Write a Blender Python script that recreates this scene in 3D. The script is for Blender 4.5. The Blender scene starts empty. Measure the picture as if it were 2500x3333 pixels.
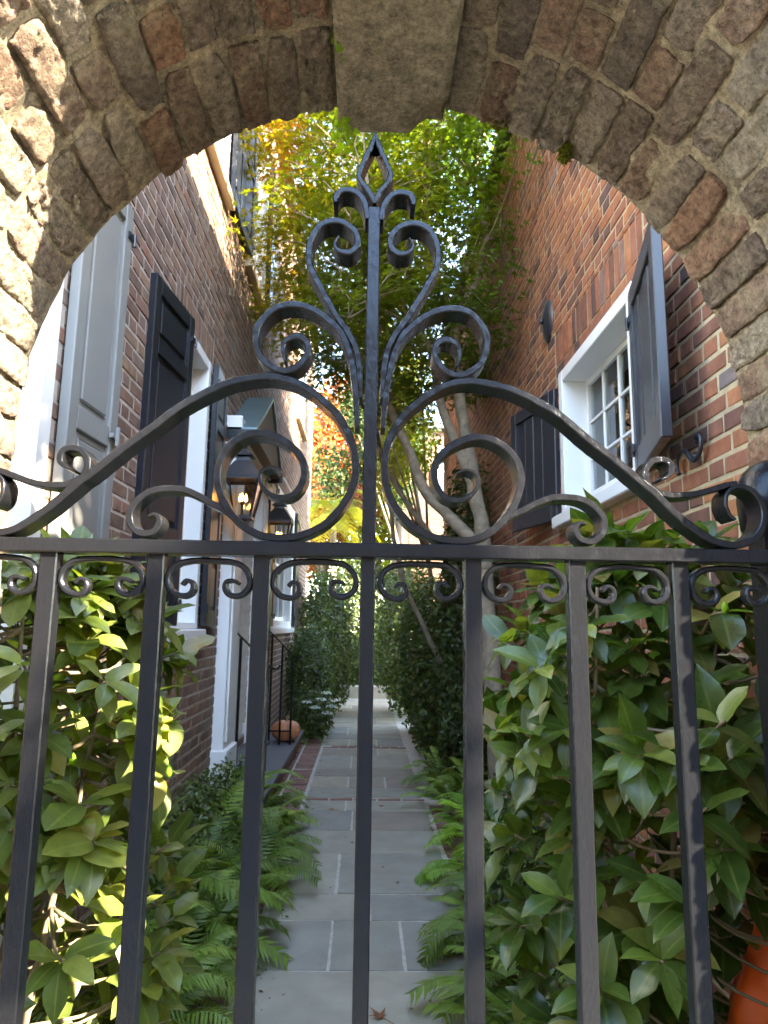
import bpy, bmesh, math, random
import numpy as np
from mathutils import Vector, Matrix, noise

random.seed(11)
R_ = math.radians
sc = bpy.context.scene
COL = sc.collection

# ------------------------------------------------------------------ camera
CAM = Vector((0.0, 0.0, 1.5))
ROT = Matrix(((0.99948433, -0.01832331, -0.02636916),
              (-0.02898725, -0.16159308, -0.98643166),
              (0.01381362, 0.98668735, -0.16204089)))
cd = bpy.data.cameras.new('camera')
cam = bpy.data.objects.new('camera', cd)
COL.objects.link(cam)
cam.matrix_world = Matrix.Translation(CAM) @ ROT.to_4x4()
cd.sensor_fit = 'VERTICAL'
cd.sensor_height = 24.0
cd.sensor_width = 18.0
cd.lens = 2280.0 / 3333.0 * 24.0
cd.clip_start = 0.02
cd.clip_end = 600.0
cd.dof.use_dof = True
cd.dof.focus_distance = 1.12
cd.dof.aperture_fstop = 11.0
sc.camera = cam

# ------------------------------------------------------------------ light
SUN_AZ, SUN_EL = R_(50.0), R_(29.0)      # behind the camera, to the right
world = bpy.data.worlds.new("World")
sc.world = world
world.use_nodes = True
wn = world.node_tree.nodes
sky = wn.new('ShaderNodeTexSky')
sky.sky_type = 'NISHITA'
sky.sun_disc = False
sky.sun_elevation = SUN_EL
sky.sun_rotation = math.pi - SUN_AZ
sky.air_density = 1.0
sky.dust_density = 0.2
sky.ozone_density = 2.0
wn['Background'].inputs['Strength'].default_value = 0.15
world.node_tree.links.new(sky.outputs[0], wn['Background'].inputs['Color'])
sd = bpy.data.lights.new('sun', 'SUN')
sd.energy = 2.5
sd.angle = R_(0.53)
sd.color = (1.0, 0.93, 0.82)
sun = bpy.data.objects.new('sun', sd)
COL.objects.link(sun)
sdir = Vector((math.sin(SUN_AZ) * math.cos(SUN_EL), -math.cos(SUN_AZ) * math.cos(SUN_EL), math.sin(SUN_EL)))
sun.rotation_euler = sdir.to_track_quat('Z', 'Y').to_euler()
sun.location = sdir * 60
sc.view_settings.view_transform = 'Standard'
sc.view_settings.look = 'None'
sc.view_settings.gamma = 1.0
sc.view_settings.exposure = 4.7
try:
    sc.view_settings.use_white_balance = True      # daylight camera set for open shade
    sc.view_settings.white_balance_temperature = 8000
    sc.view_settings.white_balance_tint = 10
except Exception:
    pass
try:
    sc.view_settings.use_curve_mapping = False
except Exception:
    pass
cy = sc.cycles
cy.max_bounces = 10
cy.diffuse_bounces = 5
cy.glossy_bounces = 4
cy.transmission_bounces = 6
cy.transparent_max_bounces = 8
cy.caustics_reflective = False
cy.caustics_refractive = False
cy.sample_clamp_indirect = 6.0
cy.use_denoising = True
try:
    cy.denoiser = 'OPENIMAGEDENOISE'
except Exception:
    pass

# ------------------------------------------------------------------ helpers
def link(o, parent=None):
    COL.objects.link(o)
    if parent is not None:
        o.parent = parent
    return o

def tag(o, label=None, cat=None, group=None, kind=None):
    if label: o['label'] = label
    if cat: o['category'] = cat
    if group: o['group'] = group
    if kind: o['kind'] = kind
    return o

def empty(name, loc=(0, 0, 0), parent=None, **kw):
    o = bpy.data.objects.new(name, None)
    o.location = loc
    o.empty_display_size = 0.1
    link(o, parent)
    return tag(o, **kw)

class MB:
    """collects verts / faces, with one random number per face, then links ONE mesh object"""
    def __init__(s):
        s.v = []; s.f = []; s.r = []
    def add(s, vs, fs, rnd=0.5):
        b = len(s.v)
        s.v.extend(vs)
        for f in fs:
            s.f.append(tuple(b + i for i in f)); s.r.append(rnd)
    def box(s, x0, x1, y0, y1, z0, z1, rnd=0.5, bev=0.0):
        if x0 > x1: x0, x1 = x1, x0
        if y0 > y1: y0, y1 = y1, y0
        if z0 > z1: z0, z1 = z1, z0
        if bev <= 0:
            s.add([(x0,y0,z0),(x1,y0,z0),(x1,y1,z0),(x0,y1,z0),(x0,y0,z1),(x1,y0,z1),(x1,y1,z1),(x0,y1,z1)],
                  [(0,3,2,1),(4,5,6,7),(0,1,5,4),(1,2,6,5),(2,3,7,6),(3,0,4,7)], rnd)
        else:
            b = bev
            V = []
            idx = {}
            for i, x in enumerate((x0, x1)):
                for j, y in enumerate((y0, y1)):
                    for k, z in enumerate((z0, z1)):
                        sx, sy, sz = (1 if i == 0 else -1), (1 if j == 0 else -1), (1 if k == 0 else -1)
                        idx[i,j,k,0] = len(V); V.append((x, y+sy*b, z+sz*b))
                        idx[i,j,k,1] = len(V); V.append((x+sx*b, y, z+sz*b))
                        idx[i,j,k,2] = len(V); V.append((x+sx*b, y+sy*b, z))
            g = lambda i,j,k,a: idx[i,j,k,a]
            F = [(g(0,0,0,0),g(0,0,1,0),g(0,1,1,0),g(0,1,0,0)),(g(1,0,0,0),g(1,1,0,0),g(1,1,1,0),g(1,0,1,0)),
                 (g(0,0,0,1),g(1,0,0,1),g(1,0,1,1),g(0,0,1,1)),(g(0,1,0,1),g(0,1,1,1),g(1,1,1,1),g(1,1,0,1)),
                 (g(0,0,0,2),g(0,1,0,2),g(1,1,0,2),g(1,0,0,2)),(g(0,0,1,2),g(1,0,1,2),g(1,1,1,2),g(0,1,1,2))]
            for k in (0,1):
                for j in (0,1):
                    F.append((g(0,j,k,1),g(0,j,k,2),g(1,j,k,2),g(1,j,k,1)))
                for i in (0,1):
                    F.append((g(i,0,k,0),g(i,0,k,2),g(i,1,k,2),g(i,1,k,0)))
            for i in (0,1):
                for j in (0,1):
                    F.append((g(i,j,0,0),g(i,j,0,1),g(i,j,1,1),g(i,j,1,0)))
            for i in (0,1):
                for j in (0,1):
                    for k in (0,1):
                        F.append((g(i,j,k,0),g(i,j,k,1),g(i,j,k,2)))
            s.add(V, F, rnd)
    def tube(s, pts, rads, n=8, rnd=0.5, cap=True, squash=None):
        pts = [Vector(p) for p in pts]
        m = len(pts)
        if not hasattr(rads, '__len__'): rads = [rads] * m
        t0 = (pts[1] - pts[0]).normalized()
        up = Vector((0,0,1)) if abs(t0.z) < 0.9 else Vector((1,0,0))
        a = t0.cross(up).normalized()
        V = []; F = []
        for i in range(m):
            t = (pts[min(i+1,m-1)] - pts[max(i-1,0)]).normalized()
            a = (a - t * a.dot(t)).normalized()
            b = t.cross(a)
            for k in range(n):
                w = 2*math.pi*k/n
                V.append(tuple(pts[i] + (a*math.cos(w) + b*math.sin(w)) * rads[i]))
        for i in range(m-1):
            for k in range(n):
                k2 = (k+1) % n
                F.append((i*n+k, i*n+k2, (i+1)*n+k2, (i+1)*n+k))
        if cap:
            F.append(tuple(range(n-1,-1,-1))); F.append(tuple((m-1)*n+k for k in range(n)))
        s.add(V, F, rnd)
    def lathe(s, prof, n=24, c=(0,0,0), rnd=0.5):
        V = []; F = []
        m = len(prof)
        for r, z in prof:
            for k in range(n):
                w = 2*math.pi*k/n
                V.append((c[0]+r*math.cos(w), c[1]+r*math.sin(w), c[2]+z))
        for i in range(m-1):
            for k in range(n):
                k2 = (k+1) % n
                F.append((i*n+k, i*n+k2, (i+1)*n+k2, (i+1)*n+k))
        s.add(V, F, rnd)
    def mesh(s, name, mat, smooth=False):
        me = bpy.data.meshes.new(name)
        me.from_pydata(s.v, [], s.f)
        me.materials.append(mat)
        at = me.attributes.new('rnd', 'FLOAT', 'FACE')
        at.data.foreach_set('value', np.array(s.r, dtype=np.float32))
        if smooth:
            me.polygons.foreach_set('use_smooth', np.ones(len(me.polygons), dtype=bool))
        me.update()
        return me
    def build(s, name, mat, parent=None, smooth=False, loc=None):
        me = s.mesh(name, mat, smooth)
        o = bpy.data.objects.new(name, me)
        if loc is not None: o.location = loc
        return link(o, parent)

def spline(pts, step=0.004):
    P = [Vector(p) for p in pts]
    P = [P[0]*2 - P[1]] + P + [P[-1]*2 - P[-2]]
    out = []
    for i in range(1, len(P)-2):
        p0,p1,p2,p3 = P[i-1],P[i],P[i+1],P[i+2]
        n = max(1, int(round((p2-p1).length/step)))
        for k in range(n):
            t = k/n
            out.append(0.5*((2*p1)+(p2-p0)*t+(2*p0-5*p1+4*p2-p3)*t*t+(3*p1-p0-3*p2+p3)*t*t*t))
    out.append(P[-2].copy())
    return out

def in_view(p, m=60):
    c = ROT.transposed() @ (Vector(p) - CAM)
    if c.z > -0.05: return None
    x = 1250 + 2280*c.x/-c.z; y = 1666.5 - 2280*c.y/-c.z
    if -m < x < 2500+m and -m < y < 3333+m: return x, y, -c.z
    return None

AX, AZ, AR = 0.038, 1.868, 0.690          # arch: centre x, spring height, radius
Y_FRONT, Y_BACK = 0.76, 1.30
def through_arch(p):
    q = in_view(p)
    if not q: return False
    t = Y_BACK / p[1]
    x = p[0]*t - AX; z = 1.5 + (p[2]-1.5)*t - AZ
    return abs(x) < AR if z < 0 else math.hypot(x, z) < AR

# ------------------------------------------------------------------ materials
def new_mat(name):
    m = bpy.data.materials.new(name); m.use_nodes = True
    nt = m.node_tree
    return m, nt, nt.nodes['Principled BSDF'], nt.nodes['Material Output']

def N(nt, t, **kw):
    n = nt.nodes.new(t)
    for k, v in kw.items(): setattr(n, k, v)
    return n

def pos(nt, scale=(1,1,1), obj=False):
    mp = N(nt, 'ShaderNodeMapping')
    mp.inputs['Scale'].default_value = scale
    if obj:
        g = N(nt, 'ShaderNodeTexCoord'); nt.links.new(g.outputs['Object'], mp.inputs[0])
    else:
        g = N(nt, 'ShaderNodeNewGeometry'); nt.links.new(g.outputs['Position'], mp.inputs[0])
    return mp.outputs[0]

def noise_tex(nt, vec, scale, detail=4, rough=0.6):
    n = N(nt, 'ShaderNodeTexNoise')
    n.inputs['Scale'].default_value = scale
    n.inputs['Detail'].default_value = detail
    n.inputs['Roughness'].default_value = rough
    nt.links.new(vec, n.inputs['Vector'])
    return n.outputs['Fac']

def ramp(nt, fac, stops, interp='LINEAR'):
    r = N(nt, 'ShaderNodeValToRGB')
    cr = r.color_ramp; cr.interpolation = interp
    while len(cr.elements) < len(stops): cr.elements.new(0.5)
    for e, (p, c) in zip(cr.elements, stops):
        e.position = p
        e.color = (c, c, c, 1) if not hasattr(c, '__len__') else (*c, 1)
    nt.links.new(fac, r.inputs[0])
    return r.outputs[0]

def mix(nt, fac, a, b, mode='MIX'):
    m = N(nt, 'ShaderNodeMix', data_type='RGBA', blend_type=mode)
    for s, v in ((m.inputs[0], fac), (m.inputs[6], a), (m.inputs[7], b)):
        if hasattr(v, 'links'): nt.links.new(v, s)
        elif hasattr(v, '__len__'): s.default_value = (*v, 1)
        else: s.default_value = v
    return m.outputs[2]

def math_(nt, op, a, b=0.5):
    m = N(nt, 'ShaderNodeMath', operation=op)
    for s, v in ((m.inputs[0], a), (m.inputs[1], b)):
        if hasattr(v, 'links'): nt.links.new(v, s)
        else: s.default_value = v
    return m.outputs[0]

def bump(nt, bs, h, strength=0.5, dist=0.005, prev=None):
    b = N(nt, 'ShaderNodeBump')
    b.inputs['Strength'].default_value = strength
    b.inputs['Distance'].default_value = dist
    nt.links.new(h, b.inputs['Height'])
    if prev is not None: nt.links.new(prev, b.inputs['Normal'])
    if bs is not None: nt.links.new(b.outputs[0], bs.inputs['Normal'])
    return b.outputs[0]

def rnd_attr(nt):
    a = N(nt, 'ShaderNodeAttribute'); a.attribute_name = 'rnd'
    return a.outputs['Fac']

def mat_brick(name, stops, rough=0.9, var=0.45, soot=0.3, fleck=(0.5,0.42,0.32), fleck_amt=0.25):
    m, nt, bs, _ = new_mat(name)
    p = pos(nt)
    base = ramp(nt, rnd_attr(nt), stops)
    n1 = noise_tex(nt, p, 14, 6)
    n2 = noise_tex(nt, p, 90, 5, 0.7)
    c = mix(nt, 1.0, base, ramp(nt, n1, [(0.25, 1-var), (0.75, 1+var*0.3)]), 'MULTIPLY')
    c = mix(nt, ramp(nt, n2, [(0.60, 0.0), (0.78, fleck_amt)]), c, fleck)
    n3 = noise_tex(nt, p, 3.0, 5)
    c = mix(nt, ramp(nt, n3, [(0.5, 0.0), (0.75, soot)]), c, (0.035, 0.03, 0.03))
    nt.links.new(c, bs.inputs['Base Color'])
    bs.inputs['Roughness'].default_value = rough
    b1 = bump(nt, None, n1, 0.5, 0.006)
    bump(nt, bs, n2, 0.6, 0.0025, b1)
    return m

def mat_plain(name, col, rough=0.6, var=0.15, nscale=8, bumpy=0.0, bscale=60, metal=0.0, spec=0.5, stain=None, stain_amt=0.3):
    m, nt, bs, _ = new_mat(name)
    p = pos(nt)
    n1 = noise_tex(nt, p, nscale, 6)
    c = mix(nt, 1.0, col, ramp(nt, n1, [(0.25, 1-var), (0.75, 1+var*0.4)]), 'MULTIPLY')
    if stain:
        c = mix(nt, ramp(nt, noise_tex(nt, p, nscale*0.6+1, 7, 0.7), [(0.52, 0), (0.72, stain_amt)]), c, stain)
    nt.links.new(c, bs.inputs['Base Color'])
    bs.inputs['Roughness'].default_value = rough
    bs.inputs['Metallic'].default_value = metal
    bs.inputs['Specular IOR Level'].default_value = spec
    if bumpy:
        bump(nt, bs, noise_tex(nt, p, bscale, 6, 0.7), bumpy, 0.004)
    return m

def mat_leaf(name, stops, trans=0.3, tcol=None, rough=0.35, tint=1.0, spec=0.5):
    m, nt, bs, out = new_mat(name)
    p = pos(nt)
    base = ramp(nt, rnd_attr(nt), stops)
    base = mix(nt, 1.0, base, ramp(nt, noise_tex(nt, p, 25, 3), [(0.3, 0.75), (0.7, 1.15)]), 'MULTIPLY')
    oi = N(nt, 'ShaderNodeObjectInfo')
    base = mix(nt, 1.0, base, ramp(nt, oi.outputs['Random'], [(0, (0.72, 0.74, 0.7)), (0.6, (1.0, 1.0, 1.0)), (1, (1.25, 1.15, 1.0))]), 'MULTIPLY')
    base = mix(nt, ramp(nt, noise_tex(nt, p, 130, 3, 0.6), [(0.66, 0), (0.72, 0.5)]), base, (0.10, 0.075, 0.03))
    rb = N(nt, 'ShaderNodeAttribute'); rb.attribute_name = 'rib'
    base = mix(nt, ramp(nt, rb.outputs['Fac'], [(0.86, 0), (0.98, 0.35)]), base, (0.22, 0.26, 0.08))
    nt.links.new(base, bs.inputs['Base Color'])
    nt.links.new(ramp(nt, noise_tex(nt, p, 18, 3), [(0.3, rough*0.85), (0.7, min(1, rough*1.6))]), bs.inputs['Roughness'])
    bs.inputs['Specular IOR Level'].default_value = spec
    bump(nt, bs, noise_tex(nt, p, 70, 3), 0.18, 0.002)
    tr = N(nt, 'ShaderNodeBsdfTranslucent')
    t = mix(nt, 1.0, base, tcol or (2.2, 2.2, 0.8), 'MULTIPLY')
    nt.links.new(t, tr.inputs['Color'])
    ms = N(nt, 'ShaderNodeMixShader')
    ms.inputs[0].default_value = trans
    nt.links.new(bs.outputs[0], ms.inputs[1]); nt.links.new(tr.outputs[0], ms.inputs[2])
    nt.links.new(ms.outputs[0], out.inputs['Surface'])
    return m

def mat_paint_iron():
    m, nt, bs, _ = new_mat('black_gate_paint')
    bs.inputs['Base Color'].default_value = (0.0065, 0.007, 0.0085, 1)
    bs.inputs['Roughness'].default_value = 0.33
    bs.inputs['Specular IOR Level'].default_value = 0.27
    bs.inputs['Specular Tint'].default_value = (0.78, 0.88, 1.0, 1)
    p = pos(nt)
    n1 = noise_tex(nt, pos(nt, (1, 1, 0.35)), 190, 4, 0.65)
    n2 = noise_tex(nt, p, 700, 2, 0.5)
    n3 = noise_tex(nt, p, 60, 3, 0.5)
    bs.inputs['Coat Weight'].default_value = 0.0
    bs.inputs['Coat Roughness'].default_value = 0.09
    r = ramp(nt, n3, [(0.3, 0.08), (0.7, 0.24)])
    nt.links.new(r, bs.inputs['Roughness'])
    b = bump(nt, None, n1, 0.6, 0.0016)
    bo = bump(nt, bs, n2, 0.35, 0.0006, b)
    nt.links.new(b, bs.inputs['Coat Normal'])
    return m

def mat_stone_path():
    m, nt, bs, _ = new_mat('bluestone')
    p = pos(nt)
    base = ramp(nt, rnd_attr(nt), [(0.0, (0.20,0.195,0.175)), (0.25, (0.30,0.275,0.21)), (0.45, (0.215,0.175,0.145)), (0.65, (0.35,0.31,0.225)), (0.8, (0.23,0.22,0.19)), (1.0, (0.30,0.28,0.22))])
    n1 = noise_tex(nt, p, 5, 7)
    c = mix(nt, 1.0, base, ramp(nt, n1, [(0.25, 0.78), (0.75, 1.15)]), 'MULTIPLY')
    c = mix(nt, ramp(nt, noise_tex(nt, p, 2.3, 6, 0.7), [(0.5, 0), (0.72, 0.4)]), c, (0.25, 0.215, 0.155))
    c = mix(nt, ramp(nt, noise_tex(nt, p, 60, 5, 0.7), [(0.62, 0), (0.74, 0.5)]), c, (0.08, 0.08, 0.075))
    nt.links.new(c, bs.inputs['Base Color'])
    bs.inputs['Roughness'].default_value = 0.72
    b = bump(nt, None, n1, 0.35, 0.006)
    bump(nt, bs, noise_tex(nt, p, 110, 5, 0.7), 0.3, 0.0015, b)
    return m

def mat_soffit(name, stops, lich=0.55, grain=1.0):
    m, nt, bs, _ = new_mat(name)
    p = pos(nt)
    base = ramp(nt, rnd_attr(nt), stops)
    n1 = noise_tex(nt, p, 30, 7, 0.65)
    n2 = noise_tex(nt, p, 160, 5, 0.7)
    n3 = noise_tex(nt, p, 9, 7, 0.7)
    n4 = noise_tex(nt, p, 5.5, 4, 0.6)
    c = mix(nt, 1.0, base, ramp(nt, n1, [(0.25, 0.5), (0.72, 1.25)]), 'MULTIPLY')
    c = mix(nt, ramp(nt, n3, [(0.46, 0), (0.66, lich)]), c, mix(nt, n2, (0.19,0.165,0.115), (0.42,0.38,0.27)))
    c = mix(nt, ramp(nt, n4, [(0.60, 0), (0.74, 0.5)]), c, (0.06, 0.052, 0.045))
    c = mix(nt, ramp(nt, n2, [(0.60, 0), (0.68, 0.85)]), c, (0.03, 0.025, 0.02))
    n6 = noise_tex(nt, p, 70, 6, 0.75)
    c = mix(nt, 1.0, c, ramp(nt, n6, [(0.32, 0.45), (0.68, 1.55)]), 'MULTIPLY')
    c = mix(nt, ramp(nt, noise_tex(nt, p, 48, 4, 0.7), [(0.64, 0), (0.70, 0.7)]), c, (0.36, 0.34, 0.25))
    nt.links.new(c, bs.inputs['Base Color'])
    bs.inputs['Roughness'].default_value = 0.95
    bs.inputs['Specular IOR Level'].default_value = 0.2
    vo = N(nt, 'ShaderNodeTexVoronoi'); vo.inputs['Scale'].default_value = 130
    nt.links.new(p, vo.inputs['Vector'])
    pit = ramp(nt, math_(nt, 'ADD', vo.outputs['Distance'], math_(nt, 'MULTIPLY', n1, 0.6)), [(0.38, 0.0), (0.62, 1.0)])
    b = bump(nt, None, n1, 0.9*grain, 0.012)
    b = bump(nt, None, n6, 0.8*grain, 0.005, b)
    b = bump(nt, None, pit, 0.5*grain, 0.003, b)
    b = bump(nt, None, n2, 1.0, 0.004, b)
    bump(nt, bs, noise_tex(nt, p, 380, 3, 0.7), 0.8, 0.0015, b)
    return m

M = {}
M['iron'] = mat_paint_iron()
M['soffit'] = mat_soffit('old_arch_brick', [(0.0,(0.14,0.115,0.10)), (0.25,(0.21,0.14,0.105)), (0.45,(0.195,0.165,0.14)), (0.62,(0.25,0.14,0.095)), (0.8,(0.225,0.185,0.155)), (1.0,(0.28,0.24,0.19))])
M['soffit_mortar'] = mat_soffit('old_lime_mortar', [(0.0,(0.27,0.225,0.16)), (1.0,(0.31,0.265,0.19))], 0.12, 0.35)
M['keystone'] = mat_soffit('weathered_keystone', [(0.0,(0.25,0.22,0.165)), (1.0,(0.27,0.24,0.18))], 0.45, 0.6)
M['brick_left'] = mat_brick('brown_house_brick', [(0.0,(0.15,0.09,0.065)), (0.3,(0.22,0.12,0.08)), (0.55,(0.27,0.165,0.10)), (0.8,(0.21,0.14,0.105)), (1.0,(0.28,0.13,0.08))], fleck_amt=0.2)
M['brick_right'] = mat_brick('red_house_brick', [(0.0,(0.11,0.055,0.045)), (0.16,(0.23,0.085,0.048)), (0.4,(0.38,0.125,0.055)), (0.65,(0.31,0.115,0.065)), (0.86,(0.46,0.17,0.06)), (0.96,(0.38,0.14,0.07)), (1.0,(0.18,0.15,0.14))], soot=0.35, fleck_amt=0.12)
M['mortar_left'] = mat_plain('pale_mortar', (0.46,0.39,0.33), 0.95, 0.25, 12, 0.6, 80)
M['mortar_right'] = mat_plain('cream_mortar', (0.48,0.36,0.215), 0.95, 0.35, 12, 0.6, 80, stain=(0.2,0.17,0.14), stain_amt=0.5)
M['brick_far'] = mat_brick('pale_far_brick', [(0.0,(0.16,0.085,0.06)), (0.5,(0.23,0.12,0.08)), (1.0,(0.20,0.12,0.09))])
M['mortar_far'] = mat_plain('far_mortar', (0.24,0.16,0.11), 0.95, 0.2, 6)
M['path_brick'] = mat_brick('edging_brick', [(0.0,(0.20,0.10,0.075)), (0.5,(0.28,0.14,0.10)), (1.0,(0.24,0.17,0.13))])
M['path_mortar'] = mat_plain('path_joint_mortar', (0.46,0.43,0.37), 0.95, 0.3, 20, 0.6, 90)
M['stone'] = mat_stone_path()
M['curb'] = mat_plain('pale_kerb_stone', (0.30,0.27,0.22), 0.85, 0.2, 10, 0.3, 60)
M['slate'] = mat_plain('dark_slate_tread', (0.09,0.095,0.105), 0.6, 0.2, 6, 0.15, 60)
M['white'] = mat_plain('white_woodwork_paint', (0.78,0.78,0.76), 0.45, 0.05, 6)
M['stucco'] = mat_plain('white_stucco', (0.82,0.81,0.77), 0.8, 0.05, 4, 0.2, 50)
M['tan'] = mat_plain('tan_sill_paint', (0.50,0.40,0.27), 0.6, 0.1, 6)
M['black'] = mat_plain('black_shutter_paint', (0.013,0.016,0.022), 0.34, 0.1, 6, 0.06, 40)
M['charcoal'] = mat_plain('charcoal_shutter_paint', (0.030,0.030,0.036), 0.30, 0.1, 6, 0.06, 40)
M['grey'] = mat_plain('shutter_painted_sky_sheen', (0.21,0.215,0.205), 0.5, 0.06, 6)  # glossy black shutter; its sky sheen is put into the base colour as grey
M['copper'] = mat_plain('blue_green_metal_roof', (0.17,0.25,0.27), 0.35, 0.2, 3, 0.0, metal=0.5)
M['taupe'] = mat_plain('taupe_gable_paint', (0.20,0.165,0.13), 0.7, 0.1, 5)
M['sidewalk'] = mat_plain('pale_sidewalk', (0.16,0.145,0.12), 0.9, 0.2, 4, 0.2, 40)
M['soil'] = mat_plain('dark_garden_soil', (0.035,0.024,0.017), 1.0, 0.5, 15, 1.0, 60, stain=(0.09,0.06,0.04), stain_amt=0.5)
M['bark'] = mat_plain('pale_maple_bark', (0.27,0.205,0.135), 0.9, 0.5, 16, 1.0, 38, stain=(0.10,0.085,0.06), stain_amt=0.8)
M['stem'] = mat_plain('grey_brown_stem', (0.20,0.155,0.10), 0.9, 0.35, 30, 0.5, 90)
M['dark'] = mat_plain('dark_interior', (0.02,0.018,0.016), 0.9, 0.1, 5)
M['curtain'] = mat_plain('cream_curtain', (0.74,0.66,0.48), 0.9, 0.15, 3)
M['orange_bag'] = mat_plain('orange_plastic', (0.75,0.10,0.015), 0.4, 0.1, 6)
M['pumpkin'] = mat_plain('pumpkin_skin', (0.58,0.19,0.075), 0.5, 0.25, 9, 0.15, 40, stain=(0.62,0.33,0.2), stain_amt=0.6)
M['pumpkin_stem'] = mat_plain('dry_stalk', (0.40,0.30,0.15), 0.9, 0.3, 30)
M['moss'] = mat_leaf('moss', [(0,(0.08,0.10,0.015)), (1,(0.16,0.17,0.03))], 0.2, rough=0.8, spec=0.1)
M['fresh'] = mat_leaf('fresh_leaf', [(0,(0.13,0.26,0.02)), (1,(0.22,0.36,0.03))], 0.4, rough=0.5)
M['pavement'] = mat_plain('street_asphalt', (0.06,0.058,0.055), 0.9, 0.2, 3, 0.2, 40)
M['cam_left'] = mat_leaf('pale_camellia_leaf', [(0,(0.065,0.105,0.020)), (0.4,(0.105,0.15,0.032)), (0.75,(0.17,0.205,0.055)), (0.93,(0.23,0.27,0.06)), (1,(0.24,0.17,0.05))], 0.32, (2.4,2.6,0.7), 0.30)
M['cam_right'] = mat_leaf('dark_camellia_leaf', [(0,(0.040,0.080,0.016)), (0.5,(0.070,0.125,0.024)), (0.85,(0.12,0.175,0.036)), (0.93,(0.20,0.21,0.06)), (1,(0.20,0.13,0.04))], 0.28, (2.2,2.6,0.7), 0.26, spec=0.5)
M['fern'] = mat_leaf('dark_fern_frond', [(0,(0.075,0.135,0.018)), (0.6,(0.13,0.215,0.030)), (1,(0.20,0.29,0.045))], 0.3, rough=0.4)
M['fern_painted_sun'] = mat_leaf('painted_sun_fern_frond', [(0,(0.12,0.26,0.03)), (1,(0.26,0.46,0.05))], 0.4, rough=0.4)  # patch of sunlight on the right ferns, put into the leaf colour
M['ivy'] = mat_leaf('dark_ivy_leaf', [(0,(0.028,0.050,0.013)), (0.7,(0.058,0.095,0.022)), (1,(0.11,0.16,0.035))], 0.2, rough=0.4)
M['shrub'] = mat_leaf('garden_shrub_leaf', [(0,(0.022,0.05,0.016)), (0.7,(0.05,0.09,0.025)), (1,(0.10,0.14,0.04))], 0.3, rough=0.5)
M['yellow_shrub'] = mat_leaf('yellow_green_leaf', [(0,(0.14,0.17,0.03)), (0.6,(0.28,0.28,0.05)), (1,(0.45,0.40,0.09))], 0.4, rough=0.5)
M['maple'] = mat_leaf('turning_maple_leaf', [(0,(0.065,0.12,0.012)), (0.4,(0.135,0.16,0.016)), (0.62,(0.235,0.19,0.02)), (0.80,(0.42,0.19,0.03)), (1,(0.52,0.15,0.07))], 0.52, (1.9,1.8,0.8), 0.5)
M['red_maple'] = mat_leaf('red_maple_leaf', [(0,(0.36,0.07,0.04)), (0.5,(0.55,0.15,0.05)), (0.8,(0.62,0.28,0.05)), (1,(0.60,0.42,0.08))], 0.45, (1.6,1.5,1.2), 0.55)
M['dry_leaf'] = mat_leaf('dry_maple_leaf', [(0,(0.22,0.07,0.03)), (1,(0.28,0.10,0.04))], 0.2, rough=0.6)
M['litter'] = mat_leaf('dry_litter', [(0,(0.05,0.03,0.018)), (0.6,(0.12,0.07,0.03)), (1,(0.22,0.11,0.05))], 0.1, rough=0.8, spec=0.2)
M['flower'] = mat_leaf('pale_blue_petal', [(0,(0.55,0.62,0.75)), (1,(0.75,0.78,0.85))], 0.3, rough=0.7)

def mat_glass(name, rough=0.02, tint=(0.9,0.95,0.95)):
    m, nt, bs, out = new_mat(name)
    gl = N(nt, 'ShaderNodeBsdfGlossy'); gl.inputs['Roughness'].default_value = rough
    tp = N(nt, 'ShaderNodeBsdfTransparent'); tp.inputs['Color'].default_value = (*tint, 1)
    fr = N(nt, 'ShaderNodeFresnel'); fr.inputs['IOR'].default_value = 1.5
    f = math_(nt, 'ADD', math_(nt, 'MULTIPLY', fr.outputs[0], 1.0), 0.06)
    ms = N(nt, 'ShaderNodeMixShader')
    nt.links.new(f, ms.inputs[0]); nt.links.new(tp.outputs[0], ms.inputs[1]); nt.links.new(gl.outputs[0], ms.inputs[2])
    nt.links.new(ms.outputs[0], out.inputs['Surface'])
    return m
M['glass'] = mat_glass('window_glass')
m, nt, bs, out = new_mat('gas_flame')
em = N(nt, 'ShaderNodeEmission'); em.inputs['Color'].default_value = (1.0, 0.42, 0.10, 1); em.inputs['Strength'].default_value = 3.0
nt.links.new(em.outputs[0], out.inputs['Surface'])
M['flame'] = m

# ------------------------------------------------------------------ ground
mb = MB()
mb.add([(-150,-150,-0.06),(150,-150,-0.06),(150,150,-0.06),(-150,150,-0.06)], [(0,1,2,3)])
tag(mb.build('ground', M['soil']), kind='structure', label='dark soil ground around the houses')
# garden soil: a gently uneven sheet between the houses
mb = MB()
nx, ny = 26, 130
V = []
for j in range(ny+1):
    for i in range(nx+1):
        x = -1.22 + 2.54*i/nx; y = 1.25 + 14.4*j/ny
        V.append((x, y, -0.035 + 0.022*noise.noise(Vector((x*3, y*3, 0))) + 0.01*noise.noise(Vector((x*11, y*11, 4)))))
mb.add(V, [(j*(nx+1)+i, j*(nx+1)+i+1, (j+1)*(nx+1)+i+1, (j+1)*(nx+1)+i) for j in range(ny) for i in range(nx)])
tag(mb.build('garden_soil', M['soil'], smooth=True), kind='structure', label='dark mulch soil in the garden beds')
mb = MB(); mb.box(-30, 30, -2.6, 0.74, -0.05, -0.006)
tag(mb.build('street_sidewalk', M['sidewalk']), kind='structure', label='pale sidewalk in front of the archway')
mb = MB(); mb.box(-30, 30, -14, -2.62, -0.055, -0.04)
tag(mb.build('street_pavement', M['pavement']), kind='structure', label='paved street in front of the archway')

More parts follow.
